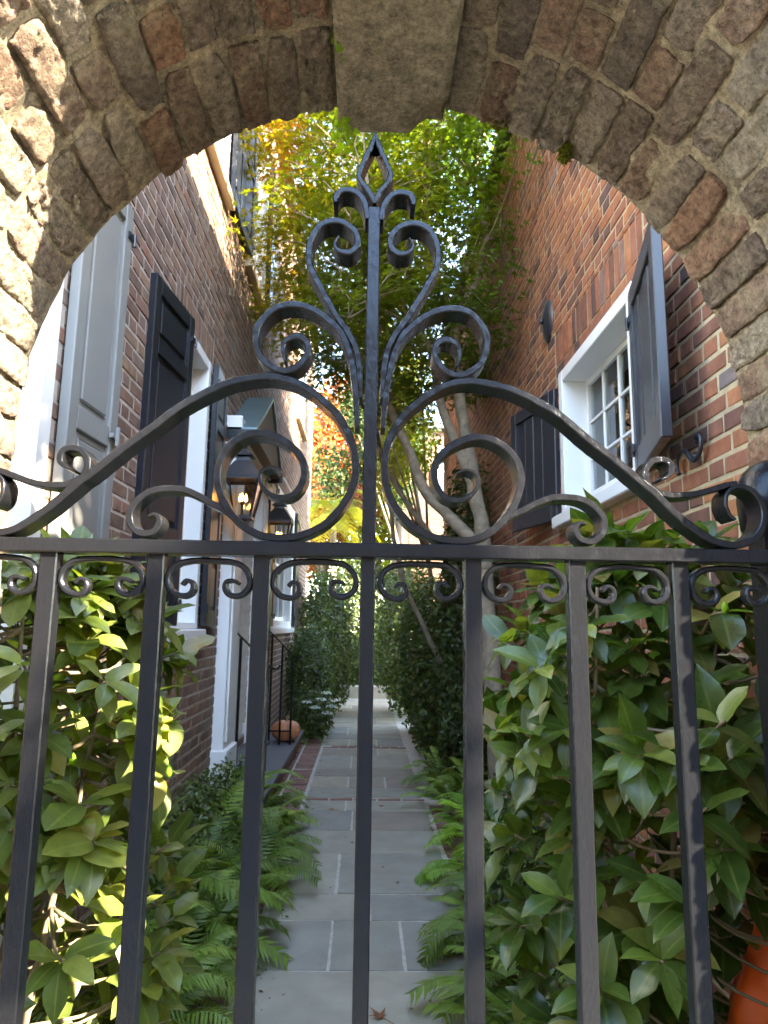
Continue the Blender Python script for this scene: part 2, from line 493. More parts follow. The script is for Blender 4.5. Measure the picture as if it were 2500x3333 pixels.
# ------------------------------------------------------------------ archway
arch = empty('archway', (AX, 1.03, 0), label='weathered old brick archway framing the iron gate', cat='archway')
def rel(o):      # keep world coordinates for children of an Empty that is not at the origin
    o.matrix_parent_inverse = o.parent.matrix_world.inverted() if False else Matrix.Translation(-o.parent.location)
    return o

def prof(s):
    """arch-length -> (x, z, nx, nz): right jamb up, round the arch, left jamb down; normal points into the opening"""
    HJ = AZ
    if s < HJ: return AX+AR, s, -1, 0
    s2 = s - HJ
    if s2 < math.pi*AR:
        a = s2/AR
        return AX+AR*math.cos(a), AZ+AR*math.sin(a), -math.cos(a), -math.sin(a)
    return AX-AR, AZ-(s2-math.pi*AR), 1, 0
S_TOT = 2*AZ + math.pi*AR

mb = MB()
ns, nyy = 300, 26
V = []; F = []
for i in range(ns+1):
    x, z, nx_, nz_ = prof(S_TOT*i/ns)
    for j in range(nyy+1):
        y = Y_FRONT + (Y_BACK-0.012-Y_FRONT)*j/nyy
        q = Vector((x*14, y*14, z*14))
        d = -0.0045 + 0.0065*noise.noise(q) + 0.004*noise.noise(q*3.1)
        V.append((x+nx_*d, y, z+nz_*d))
w = nyy+1
F = [(i*w+j, (i+1)*w+j, (i+1)*w+j+1, i*w+j+1) for i in range(ns) for j in range(nyy)]
mb.add(V, F, 0.5)
# front and back faces, top
X0, X1, ZT = -4.6, 5.0, 2.78
def outer(s):
    x, z, nx_, nz_ = prof(s)
    if nz_ == 0: return (X1 if nx_ < 0 else X0), z
    dx, dz = -nx_, -nz_
    t = 1e9
    if dz > 1e-6: t = min(t, (ZT-AZ)/dz)
    if dx > 1e-6: t = min(t, (X1-AX)/dx)
    if dx < -1e-6: t = min(t, (X0-AX)/dx)
    return AX+dx*t, AZ+dz*t
for i in range(ns):
    for y, fl in ((Y_FRONT, 0), (Y_BACK-0.012, 1)):
        a = V[i*w + (0 if fl == 0 else nyy)]; b = V[(i+1)*w + (0 if fl == 0 else nyy)]
        oa = outer(S_TOT*i/ns); ob = outer(S_TOT*(i+1)/ns)
        q = [(a[0], y, a[2]), (b[0], y, b[2]), (ob[0], y, ob[1]), (oa[0], y, oa[1])]
        mb.add(q, [(0,1,2,3)] if fl else [(3,2,1,0)], 0.4)
mb.add([(X0,Y_FRONT,ZT),(X1,Y_FRONT,ZT),(X1,Y_BACK,ZT),(X0,Y_BACK,ZT)], [(0,1,2,3)])
mb.box(X0-0.04, X1+0.04, Y_FRONT-0.04, Y_BACK+0.02, ZT+0.002, ZT+0.07, 0.8)
rel(mb.build('mortar', M['soffit_mortar'], arch))

def soffit_brick(s0, s1, y0, y1, proud, rugged, seed):
    """one worn arch brick: displaced face, chipped rim, and separate side walls running back into the mortar"""
    nu, nv = 15, max(16, int((y1-y0)/0.006))
    V = []; F = []
    rr = random.Random(seed)
    tilt = rr.uniform(-0.004, 0.004); tilt2 = rr.uniform(-0.003, 0.003)
    off = Vector((rr.random()*50, rr.random()*50, rr.random()*50))
    rnd_c = [rr.choice([0.001, 0.002, 0.003, 0.010]) for _ in range(4)]
    def vert(i, j, back=None):
        u = -1+2*i/nu; v = -1+2*j/nv
        u = math.copysign(abs(u)**0.8, u); v = math.copysign(abs(v)**0.8, v)
        s = (s0+s1)/2 + u*(s1-s0)/2
        y = (y0+y1)/2 + v*(y1-y0)/2
        x, z, _, _ = prof(s)
        q = Vector((x, y, z))*22 + off
        c = rnd_c[(u > 0)*2 + (v > 0)] * max(0, abs(u)+abs(v)-1.45)/0.55
        s += (0.0025*noise.noise(q*0.8) + 0.0025*noise.noise(q*4.1))*abs(u) - math.copysign(c, u)
        y += (0.004*noise.noise(q*0.9+Vector((7,0,0))) + 0.003*noise.noise(q*4.3))*abs(v) - math.copysign(c, v)
        x, z, nx_, nz_ = prof(s)
        if back is not None: h = back
        else:
            n1 = noise.noise(q); n2 = noise.noise(q*2.6); n3 = noise.noise(q*6.5)
            rim = min(1, abs(u)**9 + abs(v)**16)
            h = proud + tilt*u + tilt2*v - 0.004*rim
            n4 = noise.noise(q*13.0)
            h += rugged*(0.26*n1 + 0.26*n2 + 0.42*n3 + 0.26*n4) - rugged*1.3*max(0, n2*n1*2.2)
        return (x+nx_*h, y, z+nz_*h)
    for i in range(nu+1):
        for j in range(nv+1): V.append(vert(i, j))
    w = nv+1
    F = [(i*w+j, (i+1)*w+j, (i+1)*w+j+1, i*w+j+1) for i in range(nu) for j in range(nv)]
    bnd = [(i, 0) for i in range(nu+1)] + [(nu, j) for j in range(1, w)] + [(i, nv) for i in range(nu-1, -1, -1)] + [(0, j) for j in range(nv-1, 0, -1)]
    b0 = len(V)
    for i, j in bnd: V.append(V[i*w+j]); V.append(vert(i, j, -0.04))
    n = len(bnd)
    for k in range(n):
        k2 = (k+1) % n; F.append((b0+2*k2, b0+2*k, b0+2*k+1, b0+2*k2+1))
    return V, F

KEY0, KEY1 = AX-0.112, AX+0.112
aK = math.acos((KEY1-AX)/AR)
row_s = []
nrow = 15
for k in range(nrow):      # right springing to keystone, and left
    a0 = aK*k/nrow; a1 = aK*(k+1)/nrow
    row_s.append((AZ+AR*a0, AZ+AR*a1))
    row_s.append((S_TOT-AZ-AR*a1, S_TOT-AZ-AR*a0))
for k in range(17):
    row_s.append((AZ-(k+1)*0.076, AZ-k*0.076))
    row_s.append((S_TOT-AZ+k*0.076, S_TOT-AZ+(k+1)*0.076))
row_s.sort()
seed = 100
rr = random.Random(5)
for ri, (s0, s1) in enumerate(row_s):
    lens = [0.205, 0.105, 0.205] if ri % 2 == 0 else [0.105, 0.205, 0.205]
    if rr.random() < 0.25: lens = [0.15, 0.21, 0.155]
    y = Y_FRONT - 0.012
    back = Y_BACK + rr.uniform(-0.018, 0.012)
    sc_ = (back - y) / (sum(lens) + 0.03)
    g = rr.uniform(0.005, 0.011)
    for L in lens:
        L *= sc_
        seed += 1
        rug = rr.choice([0.004, 0.005, 0.006, 0.008, 0.012])
        V, F = soffit_brick(s0+g/2, s1-rr.uniform(0.004, 0.009)/2, y+rr.uniform(0.003,0.007), y+L-rr.uniform(0.001,0.005), rr.uniform(0.001, 0.008), rug, seed)
        b = MB(); b.add(V, F, rr.random())
        rel(b.build('brick', M['soffit'], arch, smooth=True))
        y += L + 0.010*sc_
# keystone: dropped block with a chipped rear corner
def keystone():
    nxk, nyk, nzk = 22, 46, 12
    x0, x1, y0, y1, z0, z1 = KEY0+0.004, KEY1-0.004, Y_FRONT-0.03, Y_BACK+0.006, AZ+AR-0.052, AZ+AR+0.25
    V = []; F = []
    def P(x, y, z):
        q = Vector((x, y, z))*18
        d = 0.0022*noise.noise(q) + 0.0014*noise.noise(q*3.3) + 0.0008*noise.noise(q*9)
        return x, y, z, d
    b = 0.008
    def grid(fn, n, m):
        base = len(V)
        for i in range(n+1):
            for j in range(m+1): V.append(fn(i/n, j/m))
        for i in range(n):
            for j in range(m): F.append((base+i*(m+1)+j, base+(i+1)*(m+1)+j, base+(i+1)*(m+1)+j+1, base+i*(m+1)+j+1))
    def bottom(a, c):
        x = x0+(x1-x0)*a; y = y0+(y1-y0)*c
        x_, y_, z_, d = P(x, y, z0)
        e = min(x-x0, x1-x, y1-y)
        lift = 0.006*max(0, 1-e/0.012)**2
        chip = max(0, (x-x1+0.07)/0.07) * max(0, (y-y1+0.10)/0.10)
        lift += 0.035*min(1, chip*2.2)
        return (x, y, z0 + d + lift)
    def side(xs, sg):
        def f(a, c):
            y = y0+(y1-y0)*a; z = z0+0.006+(z1-z0)*c
            if c == 0: 
                t = bottom(0 if sg < 0 else 1, a); return (xs, t[1], t[2])
            d = P(xs, y, z)[3]
            return (xs+sg*d, y, z)
        return f
    grid(bottom, nxk, nyk); grid(side(x0, -1), nyk, nzk); grid(side(x1, 1), nyk, nzk)
    k = MB(); k.add(V, F, 0.5)
    k.add([(x0,y1,z0+.04),(x1,y1,z0+.04),(x1,y1,z1),(x0,y1,z1)], [(0,1,2,3)])
    return k
rel(keystone().build('keystone', M['keystone'], arch, smooth=True))

# ------------------------------------------------------------------ gate
GX = 0.005
gate = empty('iron_gate', (GX, 1.0, 0.12), label='glossy black wrought iron gate with scrolls and a spear finial', cat='gate')
def ribbon(pts, t, y0, y1, ends=(1.0, 0.45), mir=False, closed=False, bev=0.0014, step=0.0035, seed=0):
    P = spline([(x/1000.0, 0, z/1000.0) for x, z in pts], step)
    if mir: P = [Vector((-p.x, 0, p.z)) for p in P]
    P = [p + Vector((noise.noise(Vector((p.x*9, seed*5.1, p.z*9))), 0, noise.noise(Vector((p.x*9, seed*5.1+40, p.z*9)))))*(0.0022 if seed < 26 else 0.0013) for p in P]
    m = len(P)
    mbx = MB()
    ring = []
    for i, p in enumerate(P):
        a = P[max(i-1,0)]; b = P[min(i+1,m-1)]
        if closed and i in (0, m-1): a = P[m-2]; b = P[1]
        d = (b-a).normalized(); n = Vector((d.z, 0, -d.x))
        u = i/(m-1)
        s = 1.0
        L0 = 0.10
        if u < L0: s = ends[0] + (1-ends[0])*(u/L0)
        if u > 1-L0: s = ends[1] + (1-ends[1])*((1-u)/L0)
        q = Vector((p.x*60, seed*3.3, p.z*60))
        h = t/2*s*(1+0.10*noise.noise(q)); jit = 0.0005*noise.noise(q*2+Vector((0,9,0)))
        c = p + n*jit
        fy0 = y0 + 0.0006*noise.noise(q*1.7); dy = (y1-fy0)
        bv = min(bev, h*0.6)
        ring.append([c+n*h+Vector((0,fy0+bv,0)), c+n*(h-bv)+Vector((0,fy0,0)), c-n*(h-bv)+Vector((0,fy0,0)), c-n*h+Vector((0,fy0+bv,0)),
                     c-n*h+Vector((0,y1-bv,0)), c-n*(h-bv)+Vector((0,y1,0)), c+n*(h-bv)+Vector((0,y1,0)), c+n*h+Vector((0,y1-bv,0))])
    for k in range(8):
        k2 = (k+1) % 8
        V = []
        for r in ring: V += [tuple(r[k]), tuple(r[k2])]
        mbx.add(V, [(2*i, 2*i+1, 2*i+3, 2*i+2) for i in range(m-1)])
    mbx.add([tuple(v) for v in ring[0]], [tuple(range(8))]); mbx.add([tuple(v) for v in ring[-1]], [tuple(range(7,-1,-1))])
    return mbx
def gpart(mbx, name, smooth=True):
    o = mbx.build(name, M['iron'], gate, smooth=smooth)
    o.location = (0, -gate.location.y, -gate.location.z)
    return o
HUMP = [(412,1698),(393,1713),(356,1745),(317,1777),(280,1809),(241,1833),(204,1850),(167,1858),(137,1859),(104,1849),(72,1827),(46,1801),(27,1765),(21,1729),(25,1697),(39,1668),(63,1642),(94,1627),(128,1623),(159,1628),(187,1646),(206,1671),(217,1702),(217,1724),(208,1747),(193,1763),(172,1773),(148,1773),(122,1762),(103,1745),(94,1725),(96,1703),(107,1686),(124,1680),(141,1684),(154,1697),(157,1712),(151,1721),(138,1724),(126,1719)]
END = [(528,1660),(520,1668),(516,1682),(518,1697),(527,1706),(540,1709),(556,1703),(567,1689),(572,1671),(568,1650),(555,1634),(538,1626),(521,1623),(502,1626),(485,1634),(454,1657),(433,1677)]
MAIN = END + HUMP
BRANCH = [(424,1716),(433,1720),(440,1728),(440,1738),(434,1745),(422,1746),(410,1741),(402,1729),(402,1716),(409,1704),(424,1696),(445,1693),(474,1696),(498,1703),(520,1711),(536,1715)]
SIDE = [(19,1786),(21,1825),(24,1856),(29,1884),(36,1907),(47,1931),(67,1951),(85,1964),(106,1972),(128,1973),(148,1966),(163,1949),(172,1931),(171,1910),(165,1892),(152,1879),(135,1870),(119,1871),(105,1880),(95,1895),(94,1909),(100,1919),(110,1924),(123,1920),(131,1910),(131,1897),(127,1883)]
HEART = [(16,1831),(19,1882),(24,1910),(37,1936),(54,1960),(71,1989),(87,2019),(96,2039),(98,2062),(95,2081),(86,2099),(73,2109),(57,2112),(42,2107),(29,2095),(24,2082),(26,2070),(35,2061),(48,2061),(57,2067),(59,2077),(53,2086)]
FLEUR = [(10,2116),(15,2140),(22,2153),(32,2161),(44,2163),(55,2159),(60,2150),(60,2142)]
SPEAR = [(0,2143),(10,2163),(21,2178),(25,2190),(19,2207),(10,2229),(3,2246),(0,2262)]
LOW = [(190,1648),(206,1661),(221,1668),(241,1679),(264,1688),(287,1689),(310,1685),(327,1674),(337,1658),(337,1643),(330,1631),(318,1624),(304,1627),(297,1636),(296,1645),(302,1652),(311,1650)]
UND = [(-37,1555),(-31,1561),(-23,1558),(-21,1549),(-26,1541),(-36,1539),(-49,1544),(-57,1556),(-56,1571),(-47,1582),(-32,1588),(-5,1590),(32,1588),(46,1582),(55,1571),(57,1556),(50,1545),(39,1540),(28,1543),(23,1551),(24,1560),(33,1562),(42,1558)]
FY, BY = 0.982, 1.024
for mir in (False, True):
    sd_ = 1 if mir else 2
    gpart(ribbon(MAIN, 0.0105, FY, BY, (0.4, 0.35), mir, seed=sd_), 'main_scroll')
    gpart(ribbon(BRANCH, 0.0092, FY+0.001, BY-0.004, (0.4, 0.8), mir, seed=sd_+3), 'branch_scroll')
    gpart(ribbon(SIDE, 0.0098, FY+0.0006, BY, (0.7, 0.35), mir, seed=sd_+6), 'side_scroll')
    gpart(ribbon(HEART, 0.0095, FY+0.0012, BY, (0.6, 0.4), mir, seed=sd_+9), 'heart_scroll')
    gpart(ribbon(FLEUR, 0.0095, FY+0.0008, BY, (0.9, 0.7), mir, seed=sd_+12), 'finial_curl')
    gpart(ribbon(SPEAR, 0.0080, FY+0.0015, BY-0.006, (0.9, 0.35), mir, seed=sd_+15), 'finial_spear')
    gpart(ribbon(LOW, 0.0095, FY+0.0014, BY-0.002, (0.6, 0.4), mir, seed=sd_+18), 'rail_scroll')
SP = 0.1490
for k in range(-4, 4):
    cx_ = (k+0.5)*SP
    o = gpart(ribbon(UND, 0.0082, 0.991, 1.009, (0.6, 0.6), seed=k+34, bev=0.0028, step=0.003), 'under_rail_scroll')
    o.location.x = cx_
def rough_bar(x0, x1, y0, y1, z0, z1, axis, n, amp=0.0005, bev=0.0018, seed=0):
    """bar with slightly hand forged faces"""
    m_ = MB(); ring = []
    for i in range(n+1):
        t = i/n
        if axis == 'z':
            z = z0+(z1-z0)*t
            j = [amp*noise.noise(Vector((seed*7.7+c*3, z*25, c))) for c in range(4)]
            a0, a1, b0, b1 = x0+j[0], x1+j[1], y0+j[2], y1+j[3]
            r = [(a0+bev,b0),(a1-bev,b0),(a1,b0+bev),(a1,b1-bev),(a1-bev,b1),(a0+bev,b1),(a0,b1-bev),(a0,b0+bev)]
            ring.append([(x,y,z) for x,y in r])
        else:
            x = x0+(x1-x0)*t
            j = [amp*noise.noise(Vector((seed*7.7+c*3, x*25, c))) for c in range(4)]
            a0, a1, b0, b1 = z0+j[0], z1+j[1], y0+j[2], y1+j[3]
            r = [(a0+bev,b0),(a1-bev,b0),(a1,b0+bev),(a1,b1-bev),(a1-bev,b1),(a0+bev,b1),(a0,b1-bev),(a0,b0+bev)]
            ring.append([(x,y,z) for z,y in r])
    for k in range(8):
        k2 = (k+1) % 8
        V = []
        for r in ring: V += [r[k], r[k2]]
        fs = [(2*i, 2*i+1, 2*i+3, 2*i+2) for i in range(n)]
        if axis == 'x': fs = [tuple(reversed(f)) for f in fs]
        m_.add(V, fs)
    m_.add(ring[0], [tuple(range(8))]); m_.add(ring[-1], [tuple(range(8))])
    return m_
for k in (-3, -2, -1, 1, 2, 3):
    gpart(rough_bar(k*SP-0.0122, k*SP+0.0122, 0.9885, 1.0125, 0.14, 1.5985, 'z', 120, seed=k), 'bar')
gpart(rough_bar(-0.0105, 0.0105, 0.9890, 1.0120, 0.14, 1.5985, 'z', 120, seed=9), 'bar')
cb = rough_bar(-0.0098, 0.0098, 0.9835, 1.0175, 1.6150, 2.135, 'z', 60, seed=11)
gpart(cb, 'centre_post')
gpart(rough_bar(-0.64, 0.64, 0.9790, 1.0200, 1.5965, 1.6165, 'x', 160, 0.0007, 0.002, seed=3), 'top_rail')
gpart(rough_bar(-0.64, 0.64, 0.9840, 1.0160, 0.12, 0.145, 'x', 60, seed=4), 'bottom_rail')
for s in (-1, 1):
    c0 = s*0.628
    m_ = MB()
    st = rough_bar(c0-0.028, c0+0.028, 1.030, 1.088, 0.12, 1.735, 'z', 60, 0.0012, 0.006, seed=20+s)
    st.lathe([(0.030,-0.09),(0.046,-0.075),(0.050,-0.03),(0.047, 0), (0.040, 0.014), (0.028, 0.026), (0.012, 0.034), (0.001, 0.037)], 20, (c0, 1.059, 1.732))
    gpart(st, 'hinge_stile')
    h = MB(); h.box(c0-0.010, c0+0.010, 1.0204, 1.0298, 1.598, 1.615); h.box(c0-0.010, c0+0.010, 1.0164, 1.0298, 0.122, 0.143)
    gpart(h, 'hinge_strap', smooth=False)

# ------------------------------------------------------------------ brick houses
def subtract(iv, holes):
    out = [iv]
    for a, b in holes:
        nxt = []
        for c, d in out:
            if b <= c or a >= d: nxt.append((c, d)); continue
            if a > c: nxt.append((c, a))
            if b < d: nxt.append((b, d))
        out = nxt
    return out

def brick_geo(X, sg, ya, yb, za, zb, rr, jit=0.0025, deep=0.03):
    """five sided brick with a worn front edge; front lies proud of X towards sg"""
    fx = X + sg*rr.uniform(0.0025, 0.006)
    c = 0.0045
    J = lambda: rr.uniform(-jit, jit)
    y4 = [(ya+J(), za+J()), (yb+J(), za+J()), (yb+J(), zb+J()), (ya+J(), zb+J())]
    cy_ = (ya+yb)/2; cz_ = (za+zb)/2
    V = [(X-sg*deep, y, z) for y, z in y4] + [(fx-sg*0.002, y, z) for y, z in y4] + \
        [(fx+sg*rr.uniform(-0.0012,0.0012), y+math.copysign(c, cy_-y), z+math.copysign(c, cz_-z)) for y, z in y4]
    F = [(8,9,10,11)]
    for i in range(4):
        j = (i+1) % 4
        F.append((i, j, 4+j, 4+i)); F.append((4+i, 4+j, 8+j, 8+i))
    if sg < 0: F = [tuple(reversed(f)) for f in F]
    return V, F

def brick_wall(house, X, sg, y0, y1, z0, z1, holes, soldiers, mat, seed, course=0.0745, singles=300):
    rr = random.Random(seed)
    items = []
    nz = int((z1-z0)/course)
    S, H, J = 0.199, 0.095, 0.016
    for i in range(nz):
        za = z0 + i*course; zb = za + course - 0.0165
        y = y0 - (0.163 if i % 2 else 0.0) - rr.uniform(0, 0.02)
        k = 0
        while y < y1:
            L = (S if (k % 2 == 0) else H) * rr.uniform(0.96, 1.04)
            a, b = max(y, y0), min(y+L, y1)
            if b-a > 0.03:
                blk = [(h[0]-0.004, h[1]+0.004) for h in holes if h[2] < zb-0.012 and h[3] > za+0.012]
                for c, d in subtract((a, b), blk):
                    wob = 0.0045*noise.noise(Vector((c*0.8, za*3.1, seed)))
                    if d-c > 0.025: items.append((c, d, za+wob, zb+wob+rr.uniform(-0.002, 0.002)))
            y += L + J; k += 1
    for (ya, yb, za, zb, rise) in soldiers:
        n = int((yb-ya)/0.073)
        for k in range(n):
            a = ya + (yb-ya)*k/n; b = ya + (yb-ya)*(k+1)/n - 0.010
            u = ((a+b)/2-(ya+yb)/2)/((yb-ya)/2)
            r = rise*(1-u*u)
            items.append((a, b, za+r, zb+r*0.0))
    scored = []
    for it in items:
        c = (X, (it[0]+it[1])/2, (it[2]+it[3])/2)
        q = in_view(c, 0) if through_arch(c) else None
        if q and c[1] > 1.6:
            scored.append(((it[1]-it[0])*(it[3]-it[2])/q[2]**2*abs(X)/q[2], it))
    scored.sort(key=lambda t: -t[0])
    big = set(id(t[1]) for t in scored[:singles])
    rest = MB()
    for it in items:
        V, F = brick_geo(X, sg, *it, rr)
        v = rr.random()
        if id(it) in big:
            c = Vector((X, (it[0]+it[1])/2, (it[2]+it[3])/2))
            b = MB(); b.add([tuple(Vector(p)-c) for p in V], F, v)
            b.build('brick', mat, house, loc=c)
        else:
            rest.add(V, F, v)
    tag(rest.build('brickwork', mat, house), kind='stuff')

def facade(house, X, sg, y0, y1, z0, z1, holes, mat, depth=0.16, name='wall', xb=None, extra=None):
    """mortar sheet with openings and their reveals, closed behind into a box"""
    ys = sorted({y0, y1, *[h[0] for h in holes], *[h[1] for h in holes]})
    zs = sorted({z0, z1, *[h[2] for h in holes], *[h[3] for h in holes]})
    ys = [y for y in ys if y0 <= y <= y1]; zs = [z for z in zs if z0 <= z <= z1]
    m_ = MB()
    for a, b in zip(ys, ys[1:]):
        for c, d in zip(zs, zs[1:]):
            my, mz = (a+b)/2, (c+d)/2
            if any(h[0] < my < h[1] and h[2] < mz < h[3] for h in holes): continue
            m_.add([(X,a,c),(X,b,c),(X,b,d),(X,a,d)], [(0,1,2,3) if sg > 0 else (3,2,1,0)])
    for h in holes:
        a, b, c, d = h
        xi = X - sg*depth
        m_.add([(X,a,c),(xi,a,c),(xi,a,d),(X,a,d)], [(0,1,2,3)]); m_.add([(X,b,c),(X,b,d),(xi,b,d),(xi,b,c)], [(0,1,2,3)])
        m_.add([(X,a,d),(xi,a,d),(xi,b,d),(X,b,d)], [(0,1,2,3)]); m_.add([(X,a,c),(X,b,c),(xi,b,c),(xi,a,c)], [(0,1,2,3)])
    if xb is not None:
        m_.add([(X,y1,z0),(xb,y1,z0),(xb,y1,z1),(X,y1,z1)], [(0,1,2,3)])
        m_.add([(xb,y0,z0),(xb,y1,z0),(xb,y1,z1),(xb,y0,z1)], [(0,1,2,3)])
        m_.add([(X,y0,z1),(X,y1,z1),(xb,y1,z1),(xb,y0,z1)], [(0,1,2,3)])
    return m_.build(name, mat, house)

def sash_window(house, X, sg, y0, y1, z0, z1, cols, rows, rec=0.10, fr=0.07, sill=True, sillmat=None, curtain=False, proud=0.02, mat=None, meet=False):
    """window > frame mesh, panes, sill, curtain as sub-parts. Frame fills the opening y0..y1, z0..z1 in the facade X"""
    mat = mat or M['white']
    f = MB()
    xo, xi = X + sg*proud, X - sg*(rec+0.05)
    f.box(xo, xi, y0, y0+fr, z0, z1, bev=0.004); f.box(xo, xi, y1-fr, y1, z0, z1, bev=0.004)
    f.box(xo-sg*0.002, xi, y0+fr, y1-fr, z1-fr, z1, bev=0.004)
    f.box(xo-sg*0.002, xi, y0+fr, y1-fr, z0, z0+fr*0.6, bev=0.004)
    # sash
    xs, xs2 = X - sg*rec, X - sg*(rec+0.035)
    a, b, c, d = y0+fr, y1-fr, z0+fr*0.6, z1-fr
    st = 0.042
    f.box(xs, xs2, a, a+st, c, d, bev=0.003); f.box(xs, xs2, b-st, b, c, d, bev=0.003)
    f.box(xs-sg*0.001, xs2, a+st, b-st, d-st, d, bev=0.003); f.box(xs-sg*0.001, xs2, a+st, b-st, c, c+st*1.3, bev=0.003)
    ia, ib, ic, id_ = a+st, b-st, c+st*1.3, d-st
    mu = 0.018
    for k in range(1, cols):
        y = ia+(ib-ia)*k/cols
        f.box(xs-sg*0.006, xs2, y-mu/2, y+mu/2, ic, id_, bev=0.003)
    for k in range(1, rows):
        z = ic+(id_-ic)*k/rows
        t = mu*2.2 if (meet and k == rows//2) else mu
        f.box(xs-sg*0.007, xs2+sg*0.001, ia, ib, z-t/2, z+t/2, bev=0.003)
    win = f.build('window', mat, house)
    for i in range(cols):
        for j in range(rows):
            ya, yb = ia+(ib-ia)*i/cols, ia+(ib-ia)*(i+1)/cols
            za, zb = ic+(id_-ic)*j/rows, ic+(id_-ic)*(j+1)/rows
            g = MB(); g.box(xs2+sg*0.012, xs2+sg*0.016, ya+0.004, yb-0.004, za+0.004, zb-0.004)
            g.build('pane', M['glass'], win)
    if sill:
        s_ = MB(); s_.box(X+sg*0.07, X-sg*0.05, y0-0.06, y1+0.06, z0-0.075, z0-0.002, bev=0.006)
        s_.build('sill', sillmat or mat, win)
    if curtain:
        c_ = MB(); n = 40
        V = []
        for k in range(n+1):
            y = ia+(ib-ia)*k/n
            x = xs2 - sg*(0.06+0.012*math.sin(k*1.9))
            V += [(x, y, z0), (x, y, z1)]
        c_.add(V, [(2*k, 2*k+2, 2*k+3, 2*k+1) for k in range(n)])
        c_.build('curtain', M['curtain'], win, smooth=True)
    return win

def shutter(house, hinge, ang, width, z0, z1, mat, panels, thick=0.04, style='raised', sg=1, back=False):
    """panelled shutter; hinge = (x, y); leaf runs from the hinge along direction ang (radians from +Y towards +X)"""
    d = Vector((math.sin(ang), math.cos(ang), 0)); n = Vector((d.y, -d.x, 0)) * sg   # n = face normal towards the alley
    H = Vector((hinge[0], hinge[1], 0))
    def T(u, v, w): p = H + d*u + n*w; return (p.x, p.y, v)
    def bx(m_, u0, u1, v0, v1, w0, w1, bev):
        t = MB(); t.box(u0, u1, v0, v1, w0, w1, bev=bev)      # (u, v, w) as x, y, z
        m_.add([T(x, y, z) for x, y, z in t.v], t.f)
    m_ = MB(); st = 0.075
    bx(m_, 0, st, z0, z1, -thick, 0, 0.004); bx(m_, width-st, width, z0, z1, -thick, 0, 0.004)
    edges = [z0] + [z for z in panels] + [z1]
    bx(m_, st, width-st, z0, z0+0.11, -thick+0.001, -0.001, 0.004); bx(m_, st, width-st, z1-0.09, z1, -thick+0.001, -0.001, 0.004)
    for z in panels: bx(m_, st, width-st, z-0.045, z+0.045, -thick+0.001, -0.001, 0.004)
    root = m_.build('shutter', mat, house)
    lo = z0+0.11
    for z in panels + [None]:
        hi = z-0.045 if z is not None else z1-0.09
        if style == 'raised':
            p = MB(); bx(p, st, width-st, lo, hi, -thick+0.008, -0.016, 0.0)
            g = 0.028
            t = MB(); t.box(st+g, width-st-g, lo+g, hi-g, -0.0165, -0.006, bev=0.009); p.add([T(*v) for v in t.v], t.f)
            p.build('panel', mat, root)
        else:
            k = 4; wv = (width-2*st)/k
            for i in range(k):
                p = MB(); bx(p, st+i*wv+0.002, st+(i+1)*wv-0.002, lo, hi, -thick+0.006, -0.013-0.004*(i % 2), 0.006)
                p.build('plank', mat, root)
        lo = (z+0.045) if z is not None else None
    hg = MB()
    for z in (z0+0.12, z1-0.14):
        bx(hg, -0.03, 0.05, z-0.014, z+0.014, 0.0006, 0.008, 0.0)
        hg.tube([T(-0.012, z-0.03, 0.006), T(-0.012, z+0.03, 0.006)], 0.009, 8)
    hg.build('hinge', M['black'], root)
    return root

# ---------------- left house
XL = -1.15
LH = empty('brick_house', (XL, 8.2, 0), label='tall brown brick house with black shutters and a side door on the left', cat='house')
LH_holes = [(4.02, 4.86, 1.47, 3.36), (6.03, 7.18, 0.45, 2.75), (8.55, 11.10, 1.47, 3.30),
            (4.25, 5.08, 4.82, 6.6), (6.05, 7.12, 4.82, 6.6), (11.0, 12.35, 4.88, 6.6)]
facade(LH, XL, 1, 2.49, 13.97, -0.1, 7.2, LH_holes, M['mortar_left'], xb=-7.5)
m_ = MB(); m_.box(-7.5, XL+0.004, 2.40, 2.488, -0.1, 7.2); m_.build('stucco_front', M['stucco'], LH)
m_ = MB(); m_.box(-7.9, XL+0.12, 2.3, 14.1, 7.203, 7.4); m_.build('roof', M['slate'], LH)
m_ = MB(); m_.box(XL-0.05, XL+0.03, 13.90, 14.0, 2.6, 7.2); m_.build('corner_board', M['tan'], LH)
brick_wall(LH, XL, 1, 2.49, 13.90, 0.0, 7.15, LH_holes + [(3.92, 4.98, 3.36, 3.576), (8.5, 11.15, 3.30, 3.52)],
           [(3.94, 4.96, 3.375, 3.562, 0.0), (8.52, 11.13, 3.31, 3.51, 0.0)], M['brick_left'], 21)
sash_window(LH, XL, 1, 4.02, 4.86, 1.47, 3.36, 2, 4, rec=0.09, curtain=True, meet=True)
sash_window(LH, XL, 1, 8.55, 11.10, 1.47, 3.30, 4, 4, rec=0.09, fr=0.16, meet=True)
for a, b, z in ((4.25, 5.08, 4.82), (6.05, 7.12, 4.82), (11.0, 12.35, 4.88)):
    sash_window(LH, XL, 1, a, b, z, 6.6, 2, 4, rec=0.07, sillmat=M['tan'], meet=True)
